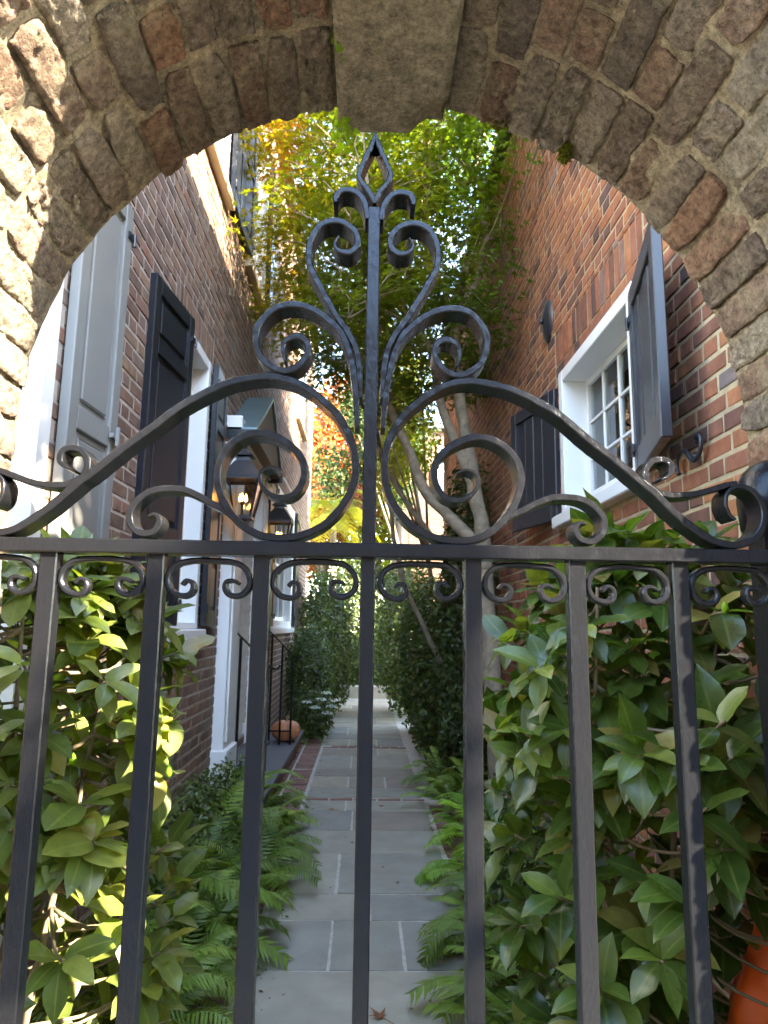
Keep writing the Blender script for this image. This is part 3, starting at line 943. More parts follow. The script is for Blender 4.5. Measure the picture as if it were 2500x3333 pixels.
# shutters of the left house
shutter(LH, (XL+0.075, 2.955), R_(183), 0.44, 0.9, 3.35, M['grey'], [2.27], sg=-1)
shutter(LH, (XL+0.10, 4.03), R_(186), 0.58, 1.49, 3.32, M['black'], [1.98, 2.95], sg=-1)
shutter(LH, (XL+0.07, 4.88), R_(-2), 0.42, 1.49, 3.36, M['black'], [1.98, 2.95], sg=1)
shutter(LH, (XL+0.07, 8.53), R_(182), 0.50, 1.49, 3.28, M['black'], [2.2], sg=-1)
shutter(LH, (XL+0.07, 11.13), R_(-2), 0.9, 1.49, 3.28, M['black'], [2.2], sg=1)
shutter(LH, (XL+0.07, 5.11), R_(-2), 0.38, 4.84, 6.58, M['black'], [5.6], sg=1)
shutter(LH, (XL+0.07, 7.15), R_(-2), 0.50, 4.84, 6.58, M['black'], [5.6], sg=1)
shutter(LH, (XL+0.07, 6.02), R_(182), 0.50, 4.84, 6.58, M['black'], [5.6], sg=-1)
# latch on the grey shutter
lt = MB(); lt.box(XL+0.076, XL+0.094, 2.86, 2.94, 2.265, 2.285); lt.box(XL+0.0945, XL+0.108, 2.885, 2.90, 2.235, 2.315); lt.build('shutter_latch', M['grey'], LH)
# door with its surround
d_ = MB()
for a, b in ((5.62, 6.02), (7.19, 7.55)):
    d_.box(XL-0.02, XL+0.09, a, b, 0.35, 3.02, bev=0.006)
    d_.box(XL+0.0902, XL+0.105, a+0.07, b-0.07, 0.6, 2.8, bev=0.005)
    d_.box(XL-0.02, XL+0.125, a-0.03, b+0.03, 0.2, 0.55, bev=0.008); d_.box(XL-0.02, XL+0.13, a-0.03, b+0.03, 2.86, 2.98, bev=0.008)
d_.box(XL-0.02, XL+0.13, 5.58, 7.60, 3.023, 3.20, bev=0.008)
d_.box(XL-0.14, XL-0.02, 6.03, 7.18, 2.56, 2.75, bev=0.004)
d_.build('door_surround', M['white'], LH)
dr = MB(); dr.box(XL-0.15, XL-0.10, 6.03, 7.18, 0.45, 2.56)
door = dr.build('door', M['white'], LH)
for (a, b) in ((6.13, 6.55), (6.66, 7.08)):
    for (c, d) in ((0.6, 1.25), (1.37, 2.4)):
        p = MB(); p.box(XL-0.10, XL-0.085, a, b, c, d, bev=0.01); p.build('door_panel', M['white'], door)
kn = MB(); kn.tube([(XL-0.0995, 6.08, 1.35), (XL-0.04, 6.08, 1.35)], 0.022, 10); kn.build('door_knob', M['black'], door)
# gabled door hood
h0, hr, h1, ze, zr, xp = 5.58, 6.50, 7.40, 3.10, 3.66, XL+0.25
hd = MB(); t = 0.035
hd.add([(XL,h0,ze),(xp,h0,ze),(xp,hr,zr),(XL,hr,zr),(XL,h0,ze-t),(xp,h0,ze-t),(xp,hr,zr-t),(XL,hr,zr-t)],
       [(0,1,2,3),(7,6,5,4),(0,4,5,1),(1,5,6,2)])
hd.add([(XL,h1,ze),(xp,h1,ze),(xp,hr,zr),(XL,hr,zr),(XL,h1,ze-t),(xp,h1,ze-t),(xp,hr,zr-t),(XL,hr,zr-t)],
       [(3,2,1,0),(4,5,6,7),(1,5,4,0),(2,6,5,1)])
hood = hd.build('door_hood', M['copper'], LH)
gb = MB()
gb.add([(xp-0.02,h0+.02,ze-t-.02),(xp-0.02,h1-.02,ze-t-.02),(xp-0.02,hr,zr-t-.004),(XL,h0+.02,ze-t-.02),(XL,h1-.02,ze-t-.02),(XL,hr,zr-t-.004)],
       [(0,1,2),(0,3,4,1)])
gb.build('hood_gable', M['taupe'], hood)
for a_, b_ in ((h0-0.01, h0+0.02), (h1-0.02, h1+0.01)):
    eb = MB(); eb.box(XL, xp+0.004, a_, b_, ze-t-0.06, ze-0.02); eb.build('hood_trim', M['black'], hood)

# ---------------- right house
XR = 1.25
RH = empty('brick_house', (XR, 6, 0), label='red brick house with cream mortar and a small white window on the right', cat='house')
RH_holes = [(3.05, 4.30, 2.20, 3.13)]
facade(RH, XR, -1, 1.33, 11.0, -0.1, 5.9, RH_holes, M['mortar_right'], xb=7.5)
m_ = MB(); m_.add([(XR,1.33,-.1),(7.5,1.33,-.1),(7.5,1.33,5.9),(XR,1.33,5.9)], [(0,1,2,3)]); m_.build('end_wall', M['mortar_right'], RH)
m_ = MB(); m_.box(XR-0.1, 7.7, 1.2, 11.1, 5.903, 6.0); m_.build('roof', M['slate'], RH)
brick_wall(RH, XR, -1, 1.33, 11.0, 0.0, 5.86, RH_holes + [(2.92, 4.42, 3.13, 3.473), (3.0, 4.36, 2.10, 2.20)],
           [(2.94, 4.40, 3.215, 3.42, 0.0), (2.94, 4.40, 3.425, 3.458, 0.0)], M['brick_right'], 33, course=0.0755)
bw = MB(); rr = random.Random(3); y = 2.94
while y < 4.38:
    L = rr.choice([0.2, 0.1, 0.2]); V, F = brick_geo(XR, -1, y, min(y+L, 4.40), 3.142, 3.205, rr); bw.add(V, F, rr.random()); y += L+0.011
tag(bw.build('brickwork', M['brick_right'], RH), kind='stuff')
sash_window(RH, XR, -1, 3.05, 4.30, 2.20, 3.13, 4, 3, rec=0.13, fr=0.075, curtain=True)
shutter(RH, (XR-0.035, 3.06), R_(193.5), 0.66, 2.19, 3.06, M['charcoal'], [], sg=1, style='plank')
shutter(RH, (XR-0.035, 4.36), R_(-13), 0.66, 2.19, 3.06, M['charcoal'], [], sg=-1, style='plank')
# pattress plate and shutter dog
pl = MB(); n = 28
V = [(XR-0.042, 4.56, 3.61)]; 
for rad, off in ((0.03, -0.040), (0.11, -0.028), (0.155, -0.012), (0.155, 0.0)):
    for k in range(n):
        w_ = 2*math.pi*k/n; V.append((XR+off, 4.56+rad*0.78*math.cos(w_), 3.61+rad*math.sin(w_)))
F = [(0, 1+(k+1) % n, 1+k) for k in range(n)]
for r in range(3):
    for k in range(n):
        k2 = (k+1) % n; F.append((1+r*n+k, 1+r*n+k2, 1+(r+1)*n+k2, 1+(r+1)*n+k))
pl.add(V, F); pl.tube([(XR-0.04,4.56,3.61),(XR-0.065,4.56,3.61)], 0.02, 6)
pl.build('wall_tie_plate', M['charcoal'], RH, smooth=True)
sdg = MB()
cv = spline([(2.63,0,2.10),(2.645,0,2.135),(2.625,0,2.175),(2.585,0,2.185),(2.55,0,2.165),(2.525,0,2.135),(2.49,0,2.125),(2.455,0,2.145),(2.44,0,2.18),(2.455,0,2.21),(2.48,0,2.205),(2.485,0,2.185)], 0.008)
sdg.tube([(XR-0.035, p.x, p.z) for p in cv], 0.009, 8); sdg.tube([(XR-0.03,2.54,2.15),(XR+0.02,2.54,2.15)], 0.010, 8)
sdg.build('shutter_dog', M['charcoal'], RH, smooth=True)

# ---------------- far brick house, and the house across the street
FH = empty('brick_house', (3.5, 19, 0), label='sunlit far brick house seen between the maple trunks', cat='house')
m_ = MB(); m_.box(0.9, 7.0, 17.0, 23.0, -0.1, 6.4); m_.build('wall', M['mortar_far'], FH)
rest = MB(); rr = random.Random(8)
for i in range(84):
    x = 0.9 - rr.uniform(0, .15) + (0.11 if i % 2 else 0)
    za = 0.05+i*0.0755
    while x < 4.2:
        L = 0.205; a, b = max(x, 0.9), x+L
        if not (1.75 < (a+b)/2 < 2.5 and 4.6 < za < 6.0):
            yy = 17.0 - rr.uniform(0.006, 0.011)
            rest.add([(a,yy,za),(b,yy,za),(b,yy,za+.064),(a,yy,za+.064),(a,17,za),(b,17,za),(b,17,za+.064),(a,17,za+.064)], [(0,1,2,3),(4,5,1,0),(3,2,6,7),(0,3,7,4),(1,5,6,2)], rr.random())
        x += L+0.011
tag(rest.build('brickwork', M['brick_far'], FH), kind='stuff')
f = MB(); f.box(1.75, 1.83, 16.95, 17.05, 4.6, 6.0); f.box(2.42, 2.5, 16.95, 17.05, 4.6, 6.0); f.box(1.831, 2.419, 16.952, 17.05, 5.92, 6.0); f.box(1.831, 2.419, 16.952, 17.05, 4.6, 4.68); f.box(1.831, 2.419, 16.955, 17.04, 5.3, 5.35)
fw = f.build('window', M['white'], FH)
g = MB(); g.box(1.831, 2.419, 16.985, 16.99, 4.68, 5.92); g.build('pane', M['glass'], fw)
m_ = MB(); m_.box(0.7, 7.2, 16.8, 23.2, 6.403, 6.55); m_.build('roof', M['slate'], FH)
m_ = MB()
SHH = empty('street_house', (-2, -11, 0), label='plain brown brick house across the street behind the viewer', cat='house')
m_.box(-14, 14, -14, -9, -0.06, 6.6); m_.build('wall', M['brick_left'], SHH)
for k in range(5):
    f = MB(); f.box(-10+k*3.6, -9+k*3.6, -8.998, -8.95, 0.9, 2.7, bev=0.02); w_ = f.build('window', M['white'], SHH)
    g = MB(); g.box(-9.9+k*3.6, -9.1+k*3.6, -8.95, -8.94, 1.0, 2.6); g.build('pane', M['black'], w_)
m_ = MB(); m_.box(-14.3, 14.3, -14.3, -8.9, 6.603, 6.8); m_.build('roof', M['slate'], SHH)

# ------------------------------------------------------------------ garden path
gp_ = empty('garden_path', (0, 8, 0)); tag(gp_, kind='structure', label='bluestone garden path with brick edging')
PX0, PX1 = -0.485, 0.56
m_ = MB()
n = 90
V = []
for j in range(n+1):
    y = 1.3+14.05*j/n
    V += [(PX0-0.46, y, -0.008), (PX1+0.25, y, -0.008)]
m_.add(V, [(2*j, 2*j+1, 2*j+3, 2*j+2) for j in range(n)])
m_.build('joint_mortar', M['path_mortar'], gp_)
rr = random.Random(77)
rows = [(1.90,3.39,[0.04]),(3.39,3.93,[-0.13,0.215]),(3.93,4.30,[0.06]),(4.30,5.02,[-0.13]),(5.02,5.56,[]),(5.56,6.13,[-0.06]),(6.13,6.46,[-0.12]),
        (6.57,6.97,[]),(6.97,7.48,[-0.12,0.24]),(7.48,7.89,[]),(7.89,8.66,[-0.11]),(8.66,9.12,[0.2]),
        (9.35,9.9,[-0.16,0.2]),(9.9,10.3,[0.1]),(10.3,11.0,[-0.2]),(11.0,11.5,[0.0]),(11.5,12.2,[-0.1,0.25]),(12.2,12.7,[]),(12.7,13.4,[0.05]),(13.4,14.0,[-0.2,0.2]),(14.0,14.7,[0.1]),(14.7,15.3,[-0.1])]
rows.insert(0, (1.36, 1.90, [-0.2, 0.2]))
for ri, (a, b, js) in enumerate(rows):
    xs = [PX0] + js + [PX1]
    for xa, xb in zip(xs, xs[1:]):
        g = rr.uniform(0.007, 0.011); g2 = rr.uniform(0.007, 0.011)
        ta, tb = rr.uniform(-0.002, 0.002), rr.uniform(-0.002, 0.002)
        cx_, cy_ = (xa+xb)/2, (a+b)/2
        hx, hy = (xb-xa)/2-g, (b-a)/2-g2
        n1, n2 = max(2, int(hx*2/0.06)), max(2, int(hy*2/0.06))
        st = MB(); V = []; F = []
        off = rr.random()*40
        for i in range(n1+1):
            for j in range(n2+1):
                u, v = -1+2*i/n1, -1+2*j/n2
                x, y = u*hx, v*hy
                q = Vector((x*9+off, y*9, 0))
                if abs(u) == 1: x += 0.003*noise.noise(q*2)*1.6
                if abs(v) == 1: y += 0.003*noise.noise(q*2+Vector((0,5,0)))
                rim = 0.0035 if (abs(u) == 1 or abs(v) == 1) else 0
                V.append((x, y, ta*u+tb*v + 0.0012*noise.noise(q*0.7) - rim))
        w = n2+1
        F = [(i*w+j, (i+1)*w+j, (i+1)*w+j+1, i*w+j+1) for i in range(n1) for j in range(n2)]
        bnd = [i*w for i in range(n1+1)] + [n1*w+j for j in range(1, w)] + [i*w+n2 for i in range(n1-1, -1, -1)] + [j for j in range(n2-1, 0, -1)]
        nb = len(V)
        for k in bnd: V.append((V[k][0], V[k][1], -0.03))
        for k in range(len(bnd)):
            k2 = (k+1) % len(bnd); F.append((bnd[k2], bnd[k], nb+k, nb+k2))
        st.add(V, F, rr.random())
        st.build('flagstone', M['stone'], gp_, loc=(cx_, cy_, 0))
var = []
for k in range(16):
    b = MB(); j = lambda: rr.uniform(-0.0025, 0.0025)
    b.box(-0.1+j(), 0.1+j(), -0.031+j(), 0.031+j(), -0.03, 0.0+j(), rr.random(), bev=0.004)
    var.append(b.mesh('brick', M['path_brick']))
def pave(x, y, rot=0.0):
    o = bpy.data.objects.new('brick', rr.choice(var)); link(o, gp_)
    o.location = (x, y, rr.uniform(-0.006, 0.004)); o.rotation_euler = (rr.uniform(-.02,.02), rr.uniform(-.02,.02), rot + rr.uniform(-0.03, 0.03))
y = 2.6
while y < 10.9:
    pave(PX0-0.125, y); 
    if y < 9.6: pave(PX0-0.345, y)
    y += 0.0765
y = 2.6
while y < 6.3:
    pave(PX1+0.125, y); y += 0.0765
for yb in (6.515, 9.195, 9.275):
    x = PX0+0.105 + (0.1 if yb > 9.25 else 0)
    while x < PX1-0.05:
        pave(x, yb); x += 0.212

kb = empty('stone_kerb', (0.05, 15.5, 0), label='low pale stone kerb across the far end of the path', cat='kerb')
x = -1.0
while x < 1.2:
    L = rr.uniform(0.35, 0.6); b = MB(); b.box(x-0.05+.004, x+L-0.05-.004, 15.36-15.5, 15.66-15.5, -0.05, 0.24, bev=0.012)
    b.build('stone', M['curb'], kb); x += L

# ------------------------------------------------------------------ door step, railings, lanterns, pumpkin
sp = empty('door_step', (XL+0.2, 7.6, 0), label='dark slate door step beside the path below the white door', cat='step')
b = MB(); b.box(-0.195, 0.175, -1.85, 1.72, -0.05, 0.135, bev=0.006); b.build('riser', M['path_brick'], sp)
b = MB(); b.box(-0.195, 0.21, -1.9, 1.76, 0.138, 0.182, bev=0.008); b.build('tread', M['slate'], sp)
b = MB(); b.box(-0.195, 0.0, -1.6, -0.35, 0.185, 0.32, bev=0.006); b.build('riser', M['path_brick'], sp)
b = MB(); b.box(-0.195, 0.03, -1.65, -0.30, 0.323, 0.365, bev=0.008); b.build('tread', M['slate'], sp)

def railing(y, label):
    r = empty('stair_railing', (-0.80, y, 0.182), label=label, cat='railing')
    P = [(-0.335, 0, 1.30), (-0.22, 0, 1.20), (-0.08, 0, 1.06), (0.0, 0, 0.985), (0.05, 0, 0.955), (0.085, 0, 0.96), (0.10, 0, 0.985)]
    pts = spline([(x, 0, z) for x, _, z in P], 0.02)
    h = MB()
    ring = []
    for i, p in enumerate(pts):
        a = pts[max(i-1,0)]; b_ = pts[min(i+1,len(pts)-1)]; d = (b_-a).normalized(); n_ = Vector((-d.z, 0, d.x))
        ring.append([p+n_*0.008+Vector((0,-0.022,0)), p+n_*0.008+Vector((0,0.022,0)), p-n_*0.006+Vector((0,0.022,0)), p-n_*0.006+Vector((0,-0.022,0))])
    V = [tuple(v) for q in ring for v in q]
    h.add(V, [(i*4+k, i*4+(k+1)%4, (i+1)*4+(k+1)%4, (i+1)*4+k) for i in range(len(ring)-1) for k in range(4)] + [(0,1,2,3)])
    h.build('handrail', M['iron'], r)
    for x, z in ((-0.24, 1.21), (-0.12, 1.09), (0.0, 0.98)):
        p = MB(); p.box(x-0.011, x+0.011, -0.011, 0.011, 0, z); p.build('post', M['iron'], r)
    p = MB(); p.box(-0.24, 0.0, -0.007, 0.007, 0.14, 0.156); p.build('lower_rail', M['iron'], r)
railing(6.10, 'black iron stair railing nearer the archway beside the white door')
railing(8.20, 'black iron stair railing by the far edge of the door step behind the pumpkin')

def lantern(x, y, z, label):
    L = empty('gas_lantern', (x, y, z), label=label, cat='lantern')
    f = MB()
    b0, b1, hb = 0.075, 0.135, 0.30
    for sx in (-1, 1):
        for sy in (-1, 1):
            f.tube([(sx*b0, sy*b0, 0), (sx*b1, sy*b1, hb)], 0.009, 4)
    def ringsq(r, z0, z1, th):
        for s in (-1, 1):
            f.box(-r-th, r+th, s*r-th, s*r+th, z0, z1); f.box(s*r-th, s*r+th, -r+th+.001, r-th-.001, z0+.0005, z1-.0005)
    ringsq(b0, -0.012, 0.010, 0.010); ringsq(b1, hb-0.012, hb+0.012, 0.012)
    def frus(r0, z0, r1, z1):
        f.add([(-r0,-r0,z0),(r0,-r0,z0),(r0,r0,z0),(-r0,r0,z0),(-r1,-r1,z1),(r1,-r1,z1),(r1,r1,z1),(-r1,r1,z1)], [(0,1,5,4),(1,2,6,5),(2,3,7,6),(3,0,4,7),(4,5,6,7),(3,2,1,0)])
    f.build('frame', M['black'], L)
    f = MB(); frus(0.150, hb+0.012, 0.060, hb+0.145); frus(0.055, hb+0.1455, 0.05, hb+0.185); frus(0.078, hb+0.186, 0.055, hb+0.21); frus(0.04, hb+0.211, 0.012, hb+0.25)
    f.lathe([(0.012, 0), (0.02, 0.015), (0.012, 0.03), (0.001, 0.045)], 10, (0, 0, hb+0.245)); f.build('cap', M['charcoal'], L)
    for sx, sy in ((1,0),(-1,0),(0,1),(0,-1)):
        g = MB(); a0, a1 = b0-0.004, b1-0.006; i0, i1 = b0-0.012, b1-0.014
        if sx: g.add([(sx*a0,-i0,0.012),(sx*a0,i0,0.012),(sx*a1,i1,hb-.014),(sx*a1,-i1,hb-.014)], [(0,1,2,3)])
        else: g.add([(-i0,sy*a0,0.012),(i0,sy*a0,0.012),(i1,sy*a1,hb-.014),(-i1,sy*a1,hb-.014)], [(0,1,2,3)])
        g.build('glass_pane', M['glass'], L)
    bn = MB(); bn.lathe([(0.03,0.0),(0.03,0.02),(0.012,0.03),(0.010,0.10),(0.022,0.115),(0.018,0.13)], 12, (0,0,0)); bn.build('burner', M['charcoal'], L, smooth=True)
    for k in range(3):
        a = 2*math.pi*k/3+0.5
        fl = MB(); fl.lathe([(0.003,0),(0.0125,0.014),(0.010,0.03),(0.004,0.05),(0.0005,0.062)], 10, (0.026*math.cos(a), 0.026*math.sin(a), 0.132)); fl.build('flame', M['flame'], L, smooth=True)
    br = MB(); dx = XL - x
    br.tube([(dx+0.0, 0, hb+0.02), (dx+0.06, 0, hb+0.02), (-0.137, 0, hb)], 0.012, 8); br.tube([(dx, 0, 0.02), (dx+0.04, 0, 0.05), (-0.09, 0, 0.02)], 0.009, 8)
    br.box(dx, dx+0.012, -0.04, 0.04, -0.06, hb+0.1); br.build('bracket', M['black'], L)
lantern(-0.955, 5.38, 2.315, 'black gas lantern with three small flames on the near side of the white door')
lantern(-0.955, 7.72, 2.33, 'black gas lantern on the far side of the white door under the hood')

pk = empty('pumpkin', (-0.875, 8.45, 0.182), label='squat pale orange pumpkin on the slate door step', cat='pumpkin')
V = []; F = []; nu, nv = 72, 22
for i in range(nu):
    th = 2*math.pi*i/nu
    rib = 1-0.10*abs(math.sin(th*4.5))**0.35*0 - 0.09*(1-abs(math.sin(th*4.5)))**2
    for j in range(nv+1):
        ph = math.pi*j/nv
        r = 0.172*math.sin(ph)**0.8*rib
        z = 0.120 + 0.118*math.cos(ph)*(1 if j > nv/2 else 1) - 0.045*math.exp(-(r/0.045)**2)*(1 if j < nv/2 else -0.4)
        V.append((r*math.cos(th), r*math.sin(th), z))
w = nv+1
F = [(i*w+j, i*w+j+1, ((i+1) % nu)*w+j+1, ((i+1) % nu)*w+j) for i in range(nu) for j in range(nv)]
b = MB(); b.add(V, F); b.build('flesh', M['pumpkin'], pk, smooth=True)
b = MB(); b.tube([(0,0,0.185),(0.004,0,0.23),(0.012,0.004,0.265),(0.016,0.005,0.285)], [0.024,0.015,0.013,0.016], 8); b.build('stalk', M['pumpkin_stem'], pk, smooth=True)

# orange bag behind the right jamb
V = []; F = []; nu, nv = 40, 26
for i in range(nu):
    th = 2*math.pi*i/nu
    for j in range(nv+1):
        t = j/nv
        r = 0.205*(1-0.93*max(0, t-0.45)/0.55)*(0.9+0.1*math.sin(t*3))
        q = Vector((math.cos(th)*1.6, math.sin(th)*1.6, t*3))
        r *= 1+0.26*noise.noise(q)+0.20*noise.noise(q*2.7)+0.10*noise.noise(q*6)
        V.append((r*math.cos(th), r*0.85*math.sin(th), 1.02*t))
w = nv+1
F = [(i*w+j, ((i+1) % nu)*w+j, ((i+1) % nu)*w+j+1, i*w+j+1) for i in range(nu) for j in range(nv)]
b = MB(); b.add(V, F); tag(b.build('plastic_bag', M['orange_bag'], None, smooth=True, loc=(1.02, 1.76, -0.02)), label='bright orange plastic bag standing behind the camellia by the right jamb', cat='bag')

# ------------------------------------------------------------------ plants
def frame_from(d, up):
    d = d.normalized(); x = d.cross(up)
    if x.length < 1e-4: x = d.cross(Vector((1,0,0)))
    x.normalize(); z = x.cross(d)
    return Matrix(((x.x, d.x, z.x), (x.y, d.y, z.y), (x.z, d.z, z.z)))   # columns: x, length, normal

def leaf_verts(L, W, fold=0.25, curl=0.25, rows=6, wav=0.0, tip=0.16):
    """pointed oval leaf folded along its midrib, drooping towards its tip"""
    V = []; F = []
    for i in range(rows+1):
        t = i/rows
        w = W/2*(math.sin(math.pi*min(1, t*0.94+0.03))**0.58)*(1-0.20*t)*1.06
        if t > 1-tip: w *= ((1-t)/tip)**0.7*0.8+0.02
        if i == 0: w = 0.0015
        y = L*(t - 0.06*curl*t*t); z = -curl*L*0.55*t*t
        sw = wav*math.sin(t*9)*w
        V += [(-w, y, z+fold*w+sw), (0, y, z-0.04*w), (w, y, z+fold*w-sw)]
    for i in range(rows):
        a = i*3
        F += [(a, a+1, a+4, a+3), (a+1, a+2, a+5, a+4)]
    return V, F

def in_path(x, y, m=0.0):
    return PX0-m < x < PX1+m

def camellia(name_lbl, base, axis, rad, ztop, mat, n_shoots, seed, L=(0.075, 0.115), xlim=(-9, 9), ylim=(1.37, 3), accept=None, face=Vector((0,-1,0)), nfill=500):
    rr = random.Random(seed)
    root = empty('camellia_shrub', (base[0], base[1], 0), label=name_lbl, cat='shrub')
    off = -root.location
    variants = []
    for k in range(12):
        l_ = rr.uniform(*L); V, F = leaf_verts(l_, l_*rr.uniform(0.46, 0.60), rr.uniform(0.06, 0.32), rr.uniform(0.15, 0.7), wav=rr.uniform(0, 0.22), tip=rr.uniform(0.14, 0.24))
        b = MB(); b.add(V, F, (k+0.5)/12); variants.append((b.mesh('leaf', mat, True), V, F))
    stems = MB(); fill = MB()
    trunks = []
    for k in range(5):
        a = rr.uniform(0, 6.28); p = [Vector((base[0]+0.06*math.cos(a), base[1]+0.05*math.sin(a), -0.04))]
        q = Vector((axis[0]+rr.uniform(-0.6, 0.6)*rad[0], axis[1]+rr.uniform(-0.6, 0.6)*rad[1], ztop*rr.uniform(0.75, 0.95)))
        for t in (0.33, 0.66): p.append(p[0].lerp(q, t) + Vector((rr.uniform(-.05, .05), rr.uniform(-.05, .05), rr.uniform(-.03, .05))))
        p.append(q); sp_ = spline(p, 0.05); trunks.append(sp_)
        stems.tube(sp_, [0.014*(1-0.75*i/len(sp_)) for i in range(len(sp_))], 7)
    leaves = []
    tries = 0; shoots = 0; buds = []
    while shoots < n_shoots and tries < n_shoots*30:
        tries += 1
        z = ztop*rr.random()**0.85
        ang = rr.uniform(0, 2*math.pi); r = rr.random()**0.42
        prof_ = (0.72+0.28*math.sin(math.pi*min(1, z/ztop*0.9+0.1)))
        if z > ztop*0.82: prof_ *= 1-0.6*(z-ztop*0.82)/(ztop*0.18)
        p = Vector((axis[0]+rad[0]*prof_*r*math.cos(ang), axis[1]+rad[1]*prof_*r*math.sin(ang), max(0.12, z)))
        if not (xlim[0] < p.x < xlim[1] and ylim[0]+0.03 < p.y < ylim[1]): continue
        if accept and not accept(p): continue
        shoots += 1
        out = Vector((math.cos(ang), math.sin(ang), rr.uniform(0.1, 0.9))) + face*0.5
        out.normalize()
        # twig back to the nearest trunk
        tr = min((t for T in trunks for t in T if t.z < p.z+0.02), key=lambda t: (t-p).length, default=trunks[0][0])
        mid = tr.lerp(p, 0.5) + Vector((0, 0, -0.03))
        tw = spline([tr, mid, p, p+out*0.05], 0.04)
        stems.tube(tw, [0.0055*(1-0.6*i/len(tw)) for i in range(len(tw))], 5)
        n = rr.randint(6, 9)
        for k in range(n):
            a = k*2.4 + rr.uniform(-.4, .4)
            side = out.orthogonal().normalized(); side2 = out.cross(side)
            rad_d = side*math.cos(a)+side2*math.sin(a)
            sp2 = rr.uniform(0.25, 1.0) if k > 1 else 1.6
            d = out*sp2 + rad_d*1.0 + Vector((0, 0, -0.45*rr.random()))
            d.normalize()
            q = p + out*0.05*(1-k/n*1.3) + rad_d*0.004
            up = Vector((0, 0, 1))*1.0 + out*0.55 + Vector((rr.uniform(-.3, .3), rr.uniform(-.3, .3), 0))
            tip_ = q + d*0.1
            if tip_.y < ylim[0] or not (xlim[0]-0.02 < tip_.x < xlim[1]+0.02): continue
            leaves.append((q, d, up, rr.randrange(12), rr.uniform(0.75, 1.12)))
        if rr.random() < 0.25: buds.append(p+out*0.055)
    # leaves the camera sees largest are objects of their own
    def key(l):
        v = in_view(l[0], 0)
        return v[2] if v else 99
    leaves.sort(key=key)
    for i, (q, d, up, k, s) in enumerate(leaves):
        Mx = frame_from(d, up)
        if i < 300:
            o = bpy.data.objects.new('leaf', variants[k][0]); link(o, root)
            o.matrix_local = Matrix.Translation(q+off) @ Mx.to_4x4() @ Matrix.Scale(s, 4)
        else:
            fill.add([tuple(q+off+Mx @ (Vector(v)*s)) for v in variants[k][1]], variants[k][2], rr.random())
    fo = fill.build('foliage', mat, root, smooth=True); tag(fo, kind='stuff')
    for me in [v[0] for v in variants] + [fo.data]:
        at = me.attributes.new('rib', 'FLOAT', 'POINT')
        at.data.foreach_set('value', np.array([1.0 if i % 3 == 1 else 0.0 for i in range(len(me.vertices))], dtype=np.float32))
    stems.v = [tuple(Vector(v)+off) for v in stems.v]
    stems.build('stem', M['stem'], root, smooth=True)
    for p in buds[:14]:
        b = MB(); b.lathe([(0.001,-0.004),(0.006,0.0),(0.0085,0.008),(0.006,0.018),(0.001,0.024)], 9); b.build('bud', M['fresh'], root, smooth=True, loc=p+off)
    return root

def accL(p):     # keep the crown's right edge where the photo has it
    edge = -0.455 - 0.10*max(0, 1.0-p.z)
    return p.x < edge and not (p.y > 2.36 and p.x < -1.12)
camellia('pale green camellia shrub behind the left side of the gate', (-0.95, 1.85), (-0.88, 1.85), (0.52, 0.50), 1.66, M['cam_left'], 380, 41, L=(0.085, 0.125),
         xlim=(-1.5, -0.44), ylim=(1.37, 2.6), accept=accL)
def accR(p):
    edge = 0.36 + 0.10*max(0, 1.2-p.z)*0.8
    if p.z > 1.35 and p.x > 0.95 and p.y < 1.9: return random.Random(int(p.x*1e5)).random() < 0.35
    return p.x > edge
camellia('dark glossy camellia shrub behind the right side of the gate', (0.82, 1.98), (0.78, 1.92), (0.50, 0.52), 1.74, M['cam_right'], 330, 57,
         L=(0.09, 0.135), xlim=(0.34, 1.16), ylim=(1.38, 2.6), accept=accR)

# --- ferns
def frond_mesh(mat, L, n, pl, pw, rise, droop, seed, rnd):
    rr = random.Random(seed)
    b = MB()
    def P(t): return Vector((0.03*math.sin(t*3+seed), L*(t-0.18*t*t), L*(rise*t-droop*t*t)))
    pts = [P(i/12) for i in range(13)]
    b.tube(pts, [0.0028*(1-0.8*i/12)+0.0004 for i in range(13)], 4, rnd*0.6, cap=False)
    for i in range(n):
        t = 0.14+0.86*i/n
        p = P(t); d = (P(min(1, t+0.02))-P(t-0.02)).normalized()
        l_ = pl*(math.sin(math.pi*(0.12+0.86*(1-t)**0.75*0.9+0.0))**0.7)*rr.uniform(0.88, 1.08)
        for s in (-1, 1):
            side = Vector((s, 0, 0))
            dd = (side*0.9 + d*0.42 + Vector((0, 0, rr.uniform(-0.22, 0.02)))).normalized()
            nrm = dd.cross(d).normalized()*s
            wv = d*pw*(0.6+0.4*l_/pl)
            q = p + d*rr.uniform(-.003, .003)
            a0 = q - wv*0.35; a1 = q + wv*0.55
            m0 = q + dd*l_*0.5 - wv*0.42 - Vector((0,0,0.006*l_/pl)); m1 = q + dd*l_*0.45 + wv*0.5 - Vector((0,0,0.004))
            tp = q + dd*l_ + d*pw*0.5 - Vector((0, 0, 0.16*l_))
            c = q + dd*l_*0.5 + Vector((0, 0, -0.004)) - nrm*0.0
            b.add([tuple(v) for v in (a0, a1, m1, tp, m0, c)], [(0, 5, 4), (0, 1, 5), (1, 2, 5), (4, 5, 3), (5, 2, 3)], min(1, max(0, rnd+rr.uniform(-.15, .15))))
    return b.mesh('frond', mat, False)
FRONDS = {}
